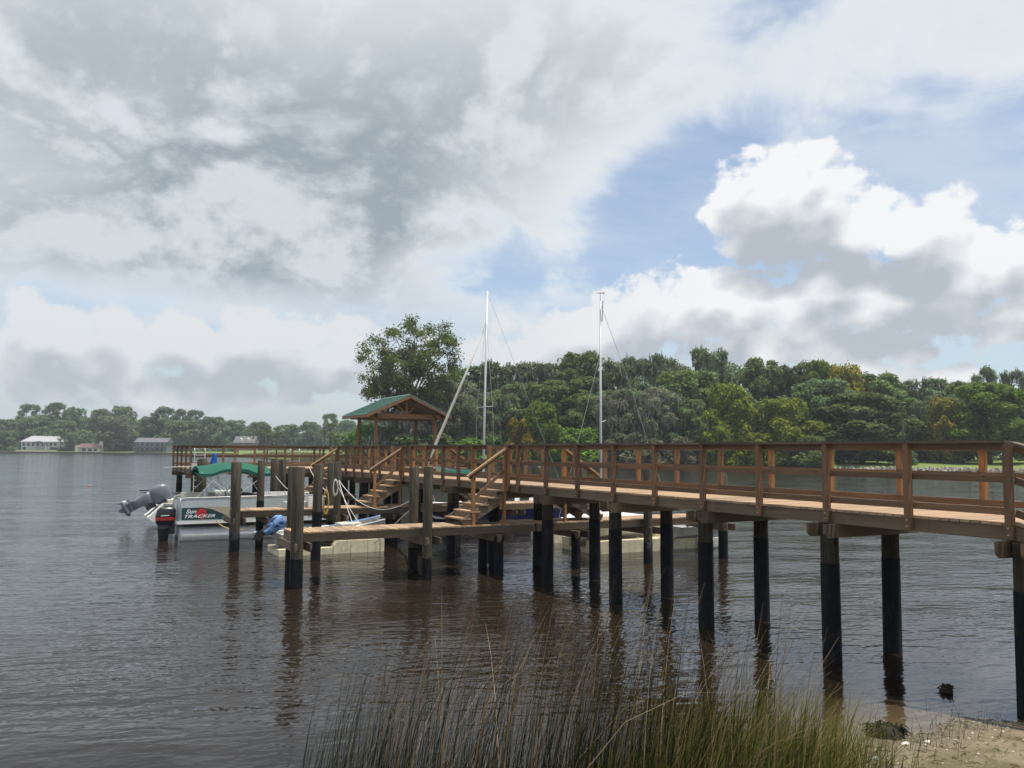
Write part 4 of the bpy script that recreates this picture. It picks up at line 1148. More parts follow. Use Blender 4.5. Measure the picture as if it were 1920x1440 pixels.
# --- pontoon boat -------------------------------------------------------
PX, PY = -6.95, 25.4
pb = thing('pontoon_boat', 'pontoon boat with pale side fence, teal lettered stern panel and green canopy', 'boat', (PX, PY, 0))
L_, B_ = 5.6, 2.15
for y in (.33, B_ - .33):
    n = 16
    mb = MB().tube([(.05, y, .18), (.12, y, .18), (L_ - .7, y, .18), (L_ - .35, y, .24), (L_ - .08, y, .40)], [.27, .31, .31, .25, .06], n)
    smooth_by_angle(mb.build('pontoon', M_alu, pb, True), 40)
    MB().box(.2, L_ - .6, y - .05, y + .05, .47, .58).build('riser_rail', M_dark, pb)
MB().box(-.05, L_ - .05, .02, B_ - .02, .585, .66).build('deck', M_dark, pb)
mb = MB().box(-.07, L_ - .03, -.02, .018, .60, .70); mb.box(-.07, L_ - .03, B_ - .018, B_ + .02, .60, .70); mb.box(-.09, -.052, 0, B_, .60, .70); mb.box(L_ - .048, L_ - .01, 0, B_, .60, .70)
mb.build('deck_trim', M_white, pb)
FT, FB = 1.52, .71
def fence(x0, x1, y, panels, corner=False):
    h = FT - FB
    pth = [(x0, y, FB), (x0, y, FT - .16), (x0 + .05, y, FT - .05), (x0 + .16, y, FT), (x1, y, FT + .04), (x1, y, FB)]
    MB().tube(pth, .022, 8).build('fence_frame', M_alu, pb, True)
    return h
fence(.02, L_ - 1.0, .03, 1); fence(.02, L_ - 1.0, B_ - .03, 1)
MB().tube([(.02, .03, FB), (.02, .03, FT - .14), (.02, .12, FT - .02), (.02, .75, FT - .02), (.02, .75, FB)], .02, 8).build('fence_frame', M_alu, pb, True)
pan = MB().box(.05, L_ - 1.02, .022, .034, FB + .005, FT - .03).build('side_panel', M_panel, pb)
MB().box(.05, L_ - 1.02, B_ - .034, B_ - .022, FB + .005, FT - .03).build('side_panel', M_panel, pb)
MB().box(.012, .026, .05, .74, FB + .005, FT - .05).build('stern_panel', M_panel, pb)
# graphics: teal field with a swoosh edge, beige swoosh, sun disc and lettering
teal = [(.07, FB + .03), (2.05, FB + .03), (1.85, FB + .05), (1.55, FB + .14), (1.30, FB + .26), (1.05, FB + .37), (.75, FB + .44), (.40, FB + .46), (.07, FB + .46)]
MB().prism(teal, 'y', .016, .0215).build('teal_graphic', M_teal, pan)
bei = [(1.08, FB + .40), (1.36, FB + .28), (1.62, FB + .16), (1.90, FB + .09), (2.20, FB + .06), (3.4, FB + .06), (3.4, FB + .30), (2.4, FB + .42), (1.6, FB + .47), (.9, FB + .49)]
MB().prism(bei, 'y', .0175, .0212).build('beige_graphic', M_beige, pan)
blk = [(.40, FB + .463), (.75, FB + .443), (1.05, FB + .373), (1.30, FB + .263), (1.55, FB + .143), (1.85, FB + .053), (2.3, FB + .04), (2.3, FB + .062), (1.90, FB + .088), (1.62, FB + .155), (1.36, FB + .275), (1.08, FB + .395), (.75, FB + .468)]
MB().prism(blk, 'y', .0135, .0158).build('swoosh_edge', M_black, pan)
cx, cz, rr = .74, FB + .245, .185
# the striped sun disc
bars = [(-.185, -.125), (-.110, -.055), (-.040, .035), (.050, .185)]
for a, b in bars:
    zs = [a + (b - a) * i / 6 for i in range(7)]
    ol = [(cx + math.sqrt(max(rr * rr - z * z, 1e-5)), cz + z) for z in zs] + [(cx - math.sqrt(max(rr * rr - z * z, 1e-5)), cz + z) for z in reversed(zs)]
    MB().prism(ol, 'y', .0115, .0150).build('sun_disc_stripe', M_red, pan)
place_text('Sun', .20, pan, .20, .0120, FB + .265, M_decal, .35, 1.2)
place_text('TRACKER', .155, pan, .12, .0095, FB + .105, M_decal, .35, 1.6)
MB().prism([(1.42, FB + .10), (1.62, FB + .13), (1.80, FB + .11), (1.60, FB + .085)], 'y', .0120, .0150).build('decal_tick', M_decal, pan)
# furniture
def seat(x0, x1, y0, y1, h, m, back=None):
    mb = MB().box(x0, x1, y0, y1, .665, h); o = mb.build('bench_seat', m, pb)
    if back: MB().box(*back).build('backrest', m, o)
seat(.25, 1.5, 1.45, 2.05, 1.1, M_cream, (.25, 1.5, 1.9, 2.08, 1.1, 1.62)); seat(1.9, 4.3, .12, .62, 1.08, M_cream, (1.9, 4.3, .06, .2, 1.08, 1.56)); seat(3.2, 4.5, 1.5, 2.05, 1.08, M_white, (3.2, 4.5, 1.92, 2.08, 1.08, 1.6))
MB().prism([(1.75, .665), (2.35, .665), (2.3, 1.55), (2.15, 1.72), (1.9, 1.55)], 'y', 1.3, 1.95).build('helm_console', M_cream, pb)
wh = MB(); wh.tube([(1.84 + .0, 1.6 + .19 * math.cos(t), 1.55 + .19 * math.sin(t)) for t in [i * math.pi / 8 for i in range(17)]], .014, 6, caps=False); wh.build('steering_wheel', M_black, pb)
ch = MB().box(1.1, 1.5, 1.42, 1.86, 1.2, 1.3); ch.box(1.05, 1.15, 1.42, 1.86, 1.3, 1.75); ch.box(1.25, 1.35, 1.6, 1.7, .665, 1.2); ch.build('helm_seat', M_white, pb)
MB().prism([(2.35, 1.5), (2.75, 1.5), (2.72, 1.6), (2.4, 1.62)], 'y', 1.2, 2.0).build('dash_cover', M_dark, pb)
# bimini: bowed canopy on aluminium hoops
bx0, bx1 = .62, 3.15; secs = []
for i in range(13):
    t = i / 12; x = bx0 + (bx1 - bx0) * t
    sag = -.05 * math.sin(t * math.pi * 3) ** 2
    z = 2.56 + .24 * math.sin(math.pi * (t * .8 + .1)) + sag
    row = []
    for j in range(9):
        s = (j - 4) / 4
        row.append((x, B_ / 2 + s * (B_ / 2 - .02), z - .20 * abs(s) ** 2.4 - (.05 if abs(s) == 1 else 0) * (1 + .8 * math.sin(t * 9.4))))
    secs.append(row)
can = MB().loft(secs, cap=False); can.loft([[(p[0], p[1], p[2] - .02) for p in r_] for r_ in secs], cap=False)
for j in (0, 8): can.loft([[secs[i][j], (secs[i][j][0], secs[i][j][1], secs[i][j][2] - .11)] for i in range(13)], cap=False)
for i in (0, 12): can.loft([secs[i], [(p[0], p[1], p[2] - .1) for p in secs[i]]], cap=False)
bim = can.build('bimini_canopy', M_bimini, pb); smooth_by_angle(bim, 40)
for y in (.05, B_ - .05):
    for (xb, xt) in ((1.9, .68), (1.9, 1.5), (1.9, 2.4), (1.9, 3.09)):
        MB().tube([(xb, y, 1.52), (xt, y, 2.44)], .014, 6).build('canopy_bow', M_alu, bim)
    MB().tube([(.55, y, 1.52), (1.25, y, 2.30)], .012, 6).build('canopy_strut', M_alu, bim); MB().tube([(3.2, y, 1.52), (2.65, y, 2.38)], .012, 6).build('canopy_strut', M_alu, bim)
    MB().tube([(1.35, y, 1.54), (1.35, y, 2.34)], .010, 6).build('canopy_strut', M_alu, bim); MB().tube([(1.62, y, 1.54), (1.58, y, 2.36)], .010, 6).build('canopy_strut', M_alu, bim)
m1 = outboard(pb, (-.12, .62, .50), 0.0, math.pi, M_black, M_black, 1.1, M_red)
MB().prism([(-.58, .875), (-.30, .885), (-.29, .915), (-.57, .905)], 'y', .395, .405).build('motor_decal', M_decal, pb)
# bow gate rail
MB().tube([(4.7, .03, FB), (4.7, .03, 1.45), (5.35, .3, 1.45), (5.35, 1.85, 1.45), (4.7, B_ - .03, 1.45), (4.7, B_ - .03, FB)], .02, 6).build('bow_rail', M_alu, pb)

# --- white motor boat with the tilted grey outboard -----------------------
wb = thing('motor_boat', 'white motor boat with its big grey outboard tilted up out of the water', 'boat', (-6.85, 32.25, 0))
secs = hull_secs(5.9, 2.0, .98, .22, bow=.7, tran=.86, sheer=.25)
h = hull_mesh(secs, .10, .45); smooth_by_angle(h.build('hull', [M_white, M_cream], wb), 40)
MB().tube([(s[0], -s[1] - .005, s[2] - .10) for s in secs], .025, 6).build('rub_rail', M_dark, wb)
MB().prism([(-.02, .1), (-.55, .32), (-.62, .42), (-.5, .5), (-.02, .98)], 'y', -.85, -.35).build('stern_platform', M_white, wb)
MB().prism([(-.02, .1), (-.55, .32), (-.62, .42), (-.5, .5), (-.02, .98)], 'y', .35, .85).build('stern_platform', M_white, wb)
for (a, b, m) in (((.15, .75), (.9, 1.12), M_cream), ((2.2, 2.9), (.6, 1.45), M_white)):
    MB().box(a[0], a[1], -.7, .7, .46, b[1]).build('seat', m, wb)
MB().prism([(2.9, 1.2), (3.35, 1.2), (3.1, 1.65), (3.05, 1.65)], 'y', -.75, .75).build('windscreen', M_glass, wb)
MB().loft([[(s[0], -s[1] + .06, s[2] + .01), (s[0], 0, s[2] + .12), (s[0], s[1] - .06, s[2] + .01)] for s in secs[8:]], cap=False).build('foredeck', M_white, wb)
outboard(wb, (-.30, 0, .86), R(-62), math.pi, M_motor_grey, M_motor_grey, 1.32)
hb = MB(); hb.tube([(-.9, .06, 1.5), (-.4, .05, 1.5), (.2, .02, 1.42), (1.1, -.1, 1.30)], .03, 6); hb.tube([(-.85, -.05, 1.42), (-.2, -.05, 1.40), (.5, -.1, 1.30), (1.1, -.15, 1.25)], .022, 6); hb.build('steering_cables', M_dark, wb)

# --- jon boat on a tan drive-on float, left ------------------------------
def float_dock(name, label, x, y, L, Wd, low_to=0.0, rz=0.0):
    """moulded drive-on float: low entry, high sides, module joints"""
    t = thing(name, label, 'float', (x, y, 0), rz)
    mods = max(3, int(L / .5)); w = L / mods
    for i in range(mods):
        x0, x1 = i * w + .006, (i + 1) * w - .006
        hi = .20 if (i + .5) * w < low_to else .40
        if i > 0 and (i - .5) * w < low_to <= (i + .5) * w:
            poly = [(x0, -.18), (x1, -.18), (x1, .40), (x0 + .12, .40), (x0, .2)]
        else: poly = [(x0, -.18), (x1, -.18), (x1, hi), (x0, hi)]
        for (ya, yb) in ((0, Wd * .24), (Wd * .76, Wd)):
            mb = MB().prism(poly, 'y', ya, yb)
            mb.box((x0 + x1) / 2 - .012, (x0 + x1) / 2 + .012, ya - .006, ya, -.18, hi - .04)
            mb.build('float_module', M_tan, t)
        MB().box(x0, x1, Wd * .24 + .004, Wd * .76 - .004, -.18, .12).build('cradle_module', M_tan, t)
        if hi > .3 and i % 2: MB().tube([((x0 + x1) / 2, Wd * .1, hi), ((x0 + x1) / 2, Wd * .1, hi + .035)], [.05, .045], 10).build('cap', M_tan, t)
    MB().box(L - .14, L - .06, -.03, .0, -.05, .41).build('corner_post', M_tan, t)
    return t
float_dock('drive_on_float', 'tan plastic drive-on float under the small aluminium boat at the left', -4.75, 19.65, 3.4, 1.62, 1.8)
def skiff(name, label, x, y, z, L, B, free, rz=0.0, hm=M_aluhull, inner=M_aluhull, pitch_=0.0, bow=.5):
    t = thing(name, label, 'boat', (x, y, z), rz); t.rotation_euler = (0, pitch_, rz)
    s = hull_secs(L, B, free, .12, bow=bow, tran=.9, sheer=.35)
    smooth_by_angle(hull_mesh(s, .045, .1).build('hull', [hm, inner], t), 40)
    MB().tube([(q[0], -q[1], q[2]) for q in s] , .018, 6).build('gunwale', M_alu, t); MB().tube([(q[0], q[1], q[2]) for q in s], .018, 6).build('gunwale', M_alu, t)
    for f in (.25, .55):
        q = s[int(f * 14)]; MB().box(q[0] - .13, q[0] + .13, -q[1] + .05, q[1] - .05, .22, .26).build('thwart', inner, t)
    return t
jb = skiff('jon_boat', 'small grey aluminium boat with a blue-covered outboard on the tan float at the left', -4.62, 20.46, .30, 3.6, 1.25, .34, 0, pitch_=R(-3.2))
ob = outboard(jb, (-.05, 0, .40), R(-56), math.pi, M_dark, M_dark, .68)
tp = []
for i in range(6):
    z = [-.42, -.15, .18, .46, .64, .69][i]; r1 = [.17, .22, .33, .33, .23, .07][i]; r2_ = [.13, .17, .24, .25, .18, .05][i]
    tp.append([(.24 + r1 * (1 + .13 * math.sin(5 * a + i * 1.3)) * math.cos(a), r2_ * (1 + .1 * math.sin(4 * a + i * 2)) * math.sin(a), z) for a in [2 * math.pi * k / 18 for k in range(18)]])
smooth_by_angle(MB().loft(tp, close=True).build('motor_cover', M_camo, ob), 60)
sk = MB().box(2.0, 2.65, -.42, .42, .40, .46); sk.build('seat_cushion', M_cream, jb)
kb = thing('kayak', 'slim white and blue kayak bow lying across the small aluminium boat', 'kayak', (-2.9, 20.6, .72)); kb.rotation_euler = (0, R(-7), 0)
s_ = hull_secs(1.75, .34, .09, .06, bow=.9, tran=.2, sheer=.7); smooth_by_angle(hull_mesh(s_, .16, .1).build('hull', [M_white, plain('kayak_blue', rgb(.10, .20, .42), .4)], kb), 50)

M_sail = cloth('furled_sail', rgb(.42, .41, .37), None, .01)
# --- navy sailboat -------------------------------------------------------
sb = thing('navy_sailboat', 'navy blue sailboat with white cabin moored behind the pier under the left mast', 'boat', (9.3, 25.1, 0), math.pi)
secs = hull_secs(7.1, 2.3, .95, .4, bow=.95, tran=.7, sheer=.2)
smooth_by_angle(hull_mesh(secs, .14, .5).build('hull', [M_navy, M_white], sb), 40)
MB().tube([(s[0], s[1] * 1.002, .16) for s in secs[:13]], .02, 5).build('boot_stripe', M_white, sb); MB().tube([(s[0], s[1] + .01, s[2]) for s in secs], .03, 6).build('toe_rail', M_white, sb)
MB().loft([[(s[0], -s[1] + .05, s[2] + .015), (s[0], 0, s[2] + .08), (s[0], s[1] - .05, s[2] + .015)] for s in secs[5:]], cap=False).build('deck', M_white, sb)
cab = [[(x, -w, .98), (x, -w * .86, zt), (x, 0, zt + .06), (x, w * .86, zt), (x, w, .98)] for x, w, zt in ((2.3, .82, 1.48), (3.2, .82, 1.50), (4.3, .72, 1.46), (5.1, .5, 1.34), (5.4, .4, 1.06))]
cb = MB().loft(cab).build('cabin', M_white, sb)
for x in (2.6, 3.3, 4.0):
    MB().box(x, x + .45, .775, .81, 1.16, 1.34).build('window', M_glass, cb); MB().box(x, x + .45, -.81, -.775, 1.16, 1.34).build('window', M_glass, cb)
mx_ = 9.3 - 4.92
MB().tube([(mx_, 0, 1.0), (mx_ - .03, 0, 4.5), (mx_ - .12, 0, 10.1)], [.055, .052, .042], 8).build('mast', M_alu, sb, True)
MB().tube([(mx_ - .04, -.75, 5.12), (mx_ - .05, 0, 5.15), (mx_ - .04, .75, 5.12)], .02, 6).build('spreader', M_alu, sb)
MB().tube([(7.0, 0, 1.15), (6.93, 0, 2.6), (6.53, 0, 3.6), (5.52, 0, 5.87), (mx_ + .13, 0, 8.14)], [.02, .025, .068, .055, .03], 8).build('furled_jib', M_sail, sb, True)
MB().tube([(mx_ + .13, 0, 8.1), (mx_ - .05, 0, 8.75)], .012, 5).build('forestay', M_galv, sb)
for s in (-1, 1):
    MB().tube([(mx_ - .1, s * 1.0, 1.0), (mx_ - .04, s * .74, 5.12), (mx_ - .08, s * .03, 8.7)], .006, 4).build('shroud', M_galv, sb)
MB().tube([(.15, 0, 1.0), (mx_ - .12, 0, 10.05)], .006, 4).build('backstay', M_galv, sb)
MB().tube([(mx_ - .1, 0, 1.9), (mx_ - 3.0, 0, 1.85)], .05, 8).build('boom', M_alu, sb)
for s in (-1, 1):
    MB().tube([(6.6, s * .15, 1.15), (6.75, s * .12, 1.6), (7.0, 0, 1.62)], .014, 5).build('pulpit', M_alu, sb)

# --- tarped dinghy with the second mast, on its float ---------------------
float_dock('drive_on_float', 'tan plastic float under the white-tarped boat on the far side of the pier', 4.35, 15.95, 4.3, 1.95, 0)
float_dock('drive_on_float', 'farther tan plastic float, half hidden by piles behind the tarped boat', 4.9, 19.3, 3.6, 1.7, 0)
db = thing('tarped_sailboat', 'small white sailboat under a white tarp on a tan float, carrying the right mast', 'boat', (4.45, 16.92, .42))
s_ = hull_secs(3.9, 1.5, .58, .10, bow=.6, tran=.9, sheer=.15); smooth_by_angle(hull_mesh(s_, .05, .2).build('hull', [plain('stained_white_hull', rgb(.60, .59, .54), .45, dirt=rgb(.38, .35, .16), var=.3, scale=2.2), M_cream], db), 40)
tr_ = []
for (x, hgt_, w) in ((-.9, .62, .35), (-.6, .72, .66), (-.05, .98, .80), (.5, 1.08, .82), (1.0, 1.0, .82), (1.6, .82, .80), (2.4, .70, .70), (3.2, .66, .42), (3.75, .66, .15)):
    tr_.append([(x, w * c, .50 + (hgt_ - .50) * (1 - abs(c) ** 1.4) + .02 * math.sin(9 * c + 6 * x)) for c in (-1, -.75, -.5, -.25, 0, .25, .5, .75, 1)])
tp_ = MB().loft(tr_, cap=True); smooth_by_angle(tp_.build('tarp', M_tarp, db), 50)
MB().tube([(0.92, .1, .3), (.90, .1, 3.5), (.90, .12, 8.0)], [.042, .040, .032], 8).build('mast', M_alu, db, True)
MB().tube([(.90, .02, 7.3), (.94, .02, 8.02)], .02, 5).build('mast_rigging', M_galv, db)
MB().tube([(.90, .12, 8.0), (.90, .12, 8.34)], .010, 5).build('vane_staff', M_galv, db)
MB().prism([(0.72, 8.29), (1.02, 8.33), (1.12, 8.39), (1.04, 8.32), (1.08, 8.27), (1.00, 8.305), (0.72, 8.28)], 'y', .115, .125).build('wind_vane', M_dark, db)
MB().tube([(.90, .12, 7.95), (2.05, .12, 5.4), (3.8, .0, .66)], .007, 4).build('stay', M_galv, db); MB().tube([(.90, .12, 6.2), (-.85, 0, .6)], .007, 4).build('stay', M_galv, db)
MB().tube([(.90, .12, 3.85), (1.12, .12, 3.92)], .016, 5).build('spreader', M_alu, db)
skiff('grey_skiff', 'grey skiff with pale rim at the right end of the tan float behind the pier', 7.15, 15.6, .52, 2.6, 1.1, .30, R(3))
fb = thing('float_roller', 'white cylindrical float beside the grey skiff on the far side of the pier', 'float', (8.75, 15.9, .12)); MB().tube([(-.2, 0, 0), (-.15, 0, 0), (.85, .1, 0), (.92, .1, 0)], [.16, .21, .21, .15], 12).build('drum', M_cream, fb, True)

# turquoise kayak on the pier deck
kk = thing('kayak', 'turquoise kayak lying on the pier deck behind the near railing', 'kayak', (1.42, 18.7, D + .02), R(90))
s_ = hull_secs(3.3, .55, .22, .0, bow=.8, tran=.12, sheer=.4); smooth_by_angle(hull_mesh(s_, .17, .1).build('hull', [plain('turquoise_plastic', rgb(.03, .42, .40), .35), M_dark], kk), 50)

# ------------------------------------------------------------------ things on and around the dock
def ladder(name, label, x0, x1, y, z0, z1, zb, m):
    t = thing(name, label, 'ladder', ((x0 + x1) / 2, y, z0)); c = (x0 + x1) / 2
    for x in (x0, x1): MB().tube([(x - c, 0, 0), (x - c, 0, z1 - z0 - .1), (x - c, .05, z1 - z0), (x - c, .22, z1 - z0)], .022, 6).build('side_rail', m, t, True)
    n = int((z1 - .2 - z0) / .28)
    for i in range(n + 1): MB().box(x0 - c, x1 - c, -.03, .03, .12 + i * .28 - .012, .12 + i * .28 + .012).build('rung', m, t)
    MB().tube([(x0 - c, .22, z1 - z0), (x1 - c, .22, z1 - z0)], .02, 6).build('top_bar', m, t)
ladder('boat_ladder', 'aluminium ladder hung on the left front edge of the pier head', -5.46, -5.02, 33.36, 1.2, 3.30, 0, M_alu)
ladder('boat_ladder', 'white ladder on the far edge of the pier head left of the stairs handrail', .45, .95, 40.12, 1.4, 3.35, 0, M_white)
cl = []
for i in range(7):
    z = 3.10 - .105 * i; w = .05 + .085 * min(1, i / 2.5) + .015 * math.sin(i * 2)
    cl.append([(-4.62 + w * math.cos(a) + .02 * math.sin(i), 33.36 + .06 * math.sin(a) * (1 + .3 * math.sin(3 * a + i)), z) for a in [2 * math.pi * k / 12 for k in range(12)]])
cl.append([(-4.62 + .06 * math.cos(a), 33.36 + .03 * math.sin(a), 2.42) for a in [2 * math.pi * k / 12 for k in range(12)]])
o = MB().loft(cl, close=True).build('blue_cloth', M_blue, None, True); tag(o, 'bright blue cloth bundle hanging on the pier head railing', 'cloth')
t = thing('meter_box', 'pale grey electrical box on the corner of the pier head', 'box', (-5.48, 33.2, 2.33)); MB().box(-.12, .12, -.09, .09, 0, .30).build('case', M_alu, t); MB().box(-.10, .10, -.105, -.092, .03, .27).build('lid', M_alu, t); MB().box(-.02, .02, .09, .28, .05, .25).build('mount', M_dark, t)
o = MB().tube([(-6.75, 33.32, 2.45), (-6.0, 33.30, 2.48), (-5.55, 33.3, 2.50)], [.012, .016, .02], 6).build('boat_pole', M_ropeW); tag(o, 'thin white pole sticking out left from the pier head corner', 'pole')
t = thing('shore_box', 'white slatted crate standing on the middle finger dock behind pilings', 'crate', (-2.95, 22.3, FZ))
for i in range(4): MB().box(-.28, .28, -.17, -.15, .04 + i * .09, .10 + i * .09).build('slat', M_white, t)
for sx in (-.27, .25): MB().box(sx, sx + .025, -.149, .15, 0, .4).build('side', M_alu, t)
MB().box(-.28, .28, .152, .17, 0, .38).build('back', M_white, t)
t = thing('bicycle_rack', 'low aluminium rack on the middle finger dock left of the crate', 'rack', (-3.6, 22.4, FZ))
MB().tube([(-.4, -.2, 0), (-.4, -.2, .5), (.4, -.2, .5), (.4, -.2, 0)], .016, 6).build('front_frame', M_alu, t); MB().tube([(-.4, .2, 0), (-.4, .2, .42), (.4, .2, .42), (.4, .2, 0)], .016, 6).build('rear_frame', M_alu, t); MB().box(-.38, .38, -.18, .18, .18, .20).build('shelf', M_white, t)

# ropes
def rope(label, pts, r, m, name='mooring_rope', sag=None, n=18, cat='rope'):
    P = []
    for i in range(len(pts) - 1):
        a, b = Vector(pts[i]), Vector(pts[i + 1]); s = (sag or [0] * 9)[i]
        for k in range(n + 1):
            u = k / n; p = a.lerp(b, u); p.z -= s * 4 * u * (1 - u); P.append(p)
    o = MB().tube(P, r, 6).build(name, m, None, True); return tag(o, label, cat)
rope('white rope sagging between two pilings in front of the middle stairs', [(-2.30, 21.30, 2.28), (-.98, 17.6, 1.9), (-2.22, 15.15, 1.95)], .02, M_ropeW, sag=[.55, .25]) if False else None
rope('long white rope sagging in a curve in front of the middle stairs', [(-2.42, 21.33, 2.25), (-2.1, 15.20, 1.98)], .012, M_ropeW, sag=[.62])
rope('white rope slanting down from a piling to the near finger dock', [(-2.42, 21.33, 2.22), (-3.6, 15.5, .9)], .010, M_ropeW, sag=[.05])
rope('second, thinner rope slanting from the middle pilings down to the near finger dock', [(-2.46, 21.34, 2.1), (-3.35, 15.4, 1.0)], .008, M_ropeW, sag=[.12])
rope('short white rope from the right mid piling down behind the near finger dock', [(-2.17, 15.15, 1.72), (-2.75, 16.6, .62)], .013, M_ropeW)
rope('white rope tied to the piling right of the green canopy', [(-3.08, 27.78, 2.2), (-2.55, 26.9, 1.55)], .013, M_ropeW, sag=[.08])
rope('white line going up from the near pilings to the farthest stairs handrail', [(-3.72, 18.3, 2.05), (-1.3, 29.5, 2.55)], .012, M_ropeW, sag=[.1])
rope('yellow-white dock line with a knot on the pontoon boat side', [(-5.72, 25.34, .70), (-5.62, 25.30, .58), (-4.72, 23.1, .72)], .018, M_ropeY, sag=[0, .22])
def coil(label, x, y, z, r, m):
    P = []
    for i in range(96):
        a = i / 96 * 2 * math.pi * 5; P.append((x + .02 * math.sin(i * .7) + .012 * (i / 20), y - .05 + .018 * math.cos(i * 1.3), z + 0))
        P[-1] = (x + (.075 + .012 * math.sin(i * .31)) * math.sin(a), y - .04 * (1 + math.sin(i * .17)), z - r + (r + .03 * math.sin(i * .4)) * math.cos(a))
    o = MB().tube(P, .011, 5).build('rope_coil', m, None, True); tag(o, label, 'rope')
coil('coil of yellow rope hanging on the black-wrapped mooring piling', -3.72, 18.32, 2.08, .36, M_ropeY)
coil('bundle of white rope looped on the middle pilings', -2.56, 21.28, 2.27, .26, M_ropeW)
rope('dark hose drooping from the near finger dock to the tan float', [(-3.35, 13.72, 1.04), (-2.85, 13.9, .55), (-2.55, 14.2, .10), (-2.7, 14.4, .02)], .02, M_ropeD, 'dock_hose', sag=[.03, .05, 0], cat='hose')
# small buoy, flotsam
t = thing('channel_buoy', 'tiny orange buoy far out on the open water at the left', 'buoy', (-8.43, 74.4, 0)); MB().loft([[(r_ * math.cos(a), r_ * math.sin(a), z) for a in [k * math.pi / 5 for k in range(10)]] for r_, z in ((.04, -.1), (.12, .0), (.14, .04), (.10, .08), (.03, .10))], close=True).build('float', plain('orange_plastic', rgb(.42, .17, .12), .6), t, True); MB().tube([(0, 0, .09), (0, 0, .13)], .012, 6).build('top_ring', M_galv, t)
rng = random.Random(4)
def clump(name, label, x, y, z, r, n, m, cat, flat=.6):
    mb = MB()
    for i in range(n):
        a, b_ = rng.uniform(0, 6.28), rng.uniform(-.3, 1.2); d = (math.cos(a) * math.cos(b_), math.sin(a) * math.cos(b_), math.sin(b_) * flat); rr = r * rng.uniform(.5, 1)
        p = (d[0] * rr * rng.uniform(.2, .9), d[1] * rr * rng.uniform(.2, .9), d[2] * rr * .6); e = (p[0] + rng.uniform(-1, 1) * r * .5, p[1] + rng.uniform(-1, 1) * r * .5, max(-.03, p[2] + rng.uniform(-.4, .5) * r * .6))
        mid = ((p[0] + e[0]) / 2, (p[1] + e[1]) / 2, max(p[2], e[2]) + r * .12)
        mb.tube([p, mid, e], [.014, .012, .005], 4)
    mb.loft([[(r * k * (1 + .2 * math.sin(3 * a + k * 9)) * math.cos(a), r * k * (1 + .2 * math.sin(2 * a)) * math.sin(a), zz) for a in [q * math.pi / 6 for q in range(12)]] for k, zz in ((.7, -.05), (.72, r * .14), (.5, r * .34), (.15, r * .42))], close=True)
    o = mb.build(name, m, None, False, (x, y, z)); return tag(o, label, cat)
M_weed = plain('dark_weed', rgb(.022, .018, .012), .8, .2, scale=30)
clump('floating_debris', 'small dark clump of debris standing out of the water at the right', .12, 1.04, .02, .125, 40, M_weed, 'debris', .9)
clump('seaweed_heap', 'dark tangle of weed washed up on the sand edge at the bottom right', -2.15, .26, -.03, .32, 170, M_weed, 'seaweed', .32)
for (x, y, s, lb) in ((-2.32, -.12, .065, 'white flat shell fragment on the wet sand just below the weed tangle'), (-2.02, -.18, .045, 'small white shell fragment right of the larger one below the weed tangle'), (-2.95, -.22, .06, 'pale shell fragment at the grass edge left of the weed tangle')):
    z = float(ground_h(np.array(x), np.array(y)))
    o = MB().loft([[(s * k * (1 + .15 * math.sin(3 * a)) * math.cos(a), s * .55 * k * math.sin(a), zz) for a in [q * math.pi / 6 for q in range(12)]] for k, zz in ((1, 0), (1, .008), (.7, .022), (.1, .028))], close=True).build('shell', M_cream, None, True, (x, y, z - .002)); tag(o, lb, 'shell')

# ------------------------------------------------------------------ houses on the far shores
M_hw = plain('house_white', rgb(.50, .49, .46), .8); M_hcream = plain('house_cream', rgb(.55, .50, .40), .8); M_hgrey = plain('house_grey', rgb(.13, .145, .155), .8); M_rgrey = plain('roof_grey', rgb(.12, .12, .13), .8); M_rwhite = plain('roof_pale', rgb(.36, .36, .36), .7); M_rred = plain('roof_red', rgb(.13, .085, .075), .8); M_brick = plain('house_brick', rgb(.24, .12, .08), .9); M_pane = plain('dark_pane', rgb(.03, .035, .04), .15, .6)
def house(name, label, px, Z, side, w, dep, eave, ridge, wm, rm, wins, hip=True, extra=None):
    x, y = bearing(px, Z); z = zbank(px, Z, side)
    t = thing(name, label, 'house', (x, y, z), -YAW)
    MB().box(-w / 2, w / 2, 0, dep, -.5, eave).build('wall', wm, t)
    ov = .6; hx = w / 2 + ov; ins = dep * .45 if hip else 0
    vs = [(-hx, -ov, eave), (hx, -ov, eave), (hx, dep + ov, eave), (-hx, dep + ov, eave), (-hx + ins, dep / 2, ridge), (hx - ins, dep / 2, ridge)]
    vs2 = [(a, b, c - .25) for a, b, c in vs[:4]]
    rf = MB().add(vs + vs2, [(0, 1, 5, 4), (2, 3, 4, 5), (1, 2, 5), (3, 0, 4), (0, 6, 7, 1), (1, 7, 8, 2), (2, 8, 9, 3), (3, 9, 6, 0), (9, 8, 7, 6)]).build('roof', rm, t)
    for (a, b, c, d) in wins:
        wn = MB().box(a - .12, b + .12, -.06, -.003, c - .12, d + .12).build('window', M_hw, t); MB().box(a, b, -.08, -.062, c, d).build('pane', M_pane, wn)
    if extra: extra(t, rf)
    return t
def wh_extra(t, rf):
    MB().prism([(-5, 5.1), (0, 6.6), (5, 5.1)], 'y', -2.6, 4.0).build('porch_gable', M_rgrey, t)
    for x in (-4.6, -1.6, 1.6, 4.6): MB().box(x - .18, x + .18, -2.4, -2.05, 0, 5.1).build('porch_column', M_hw, t)
    MB().box(-13, 13, -5, -4.8, -.6, .9).build('terrace_wall', M_hcream, t)
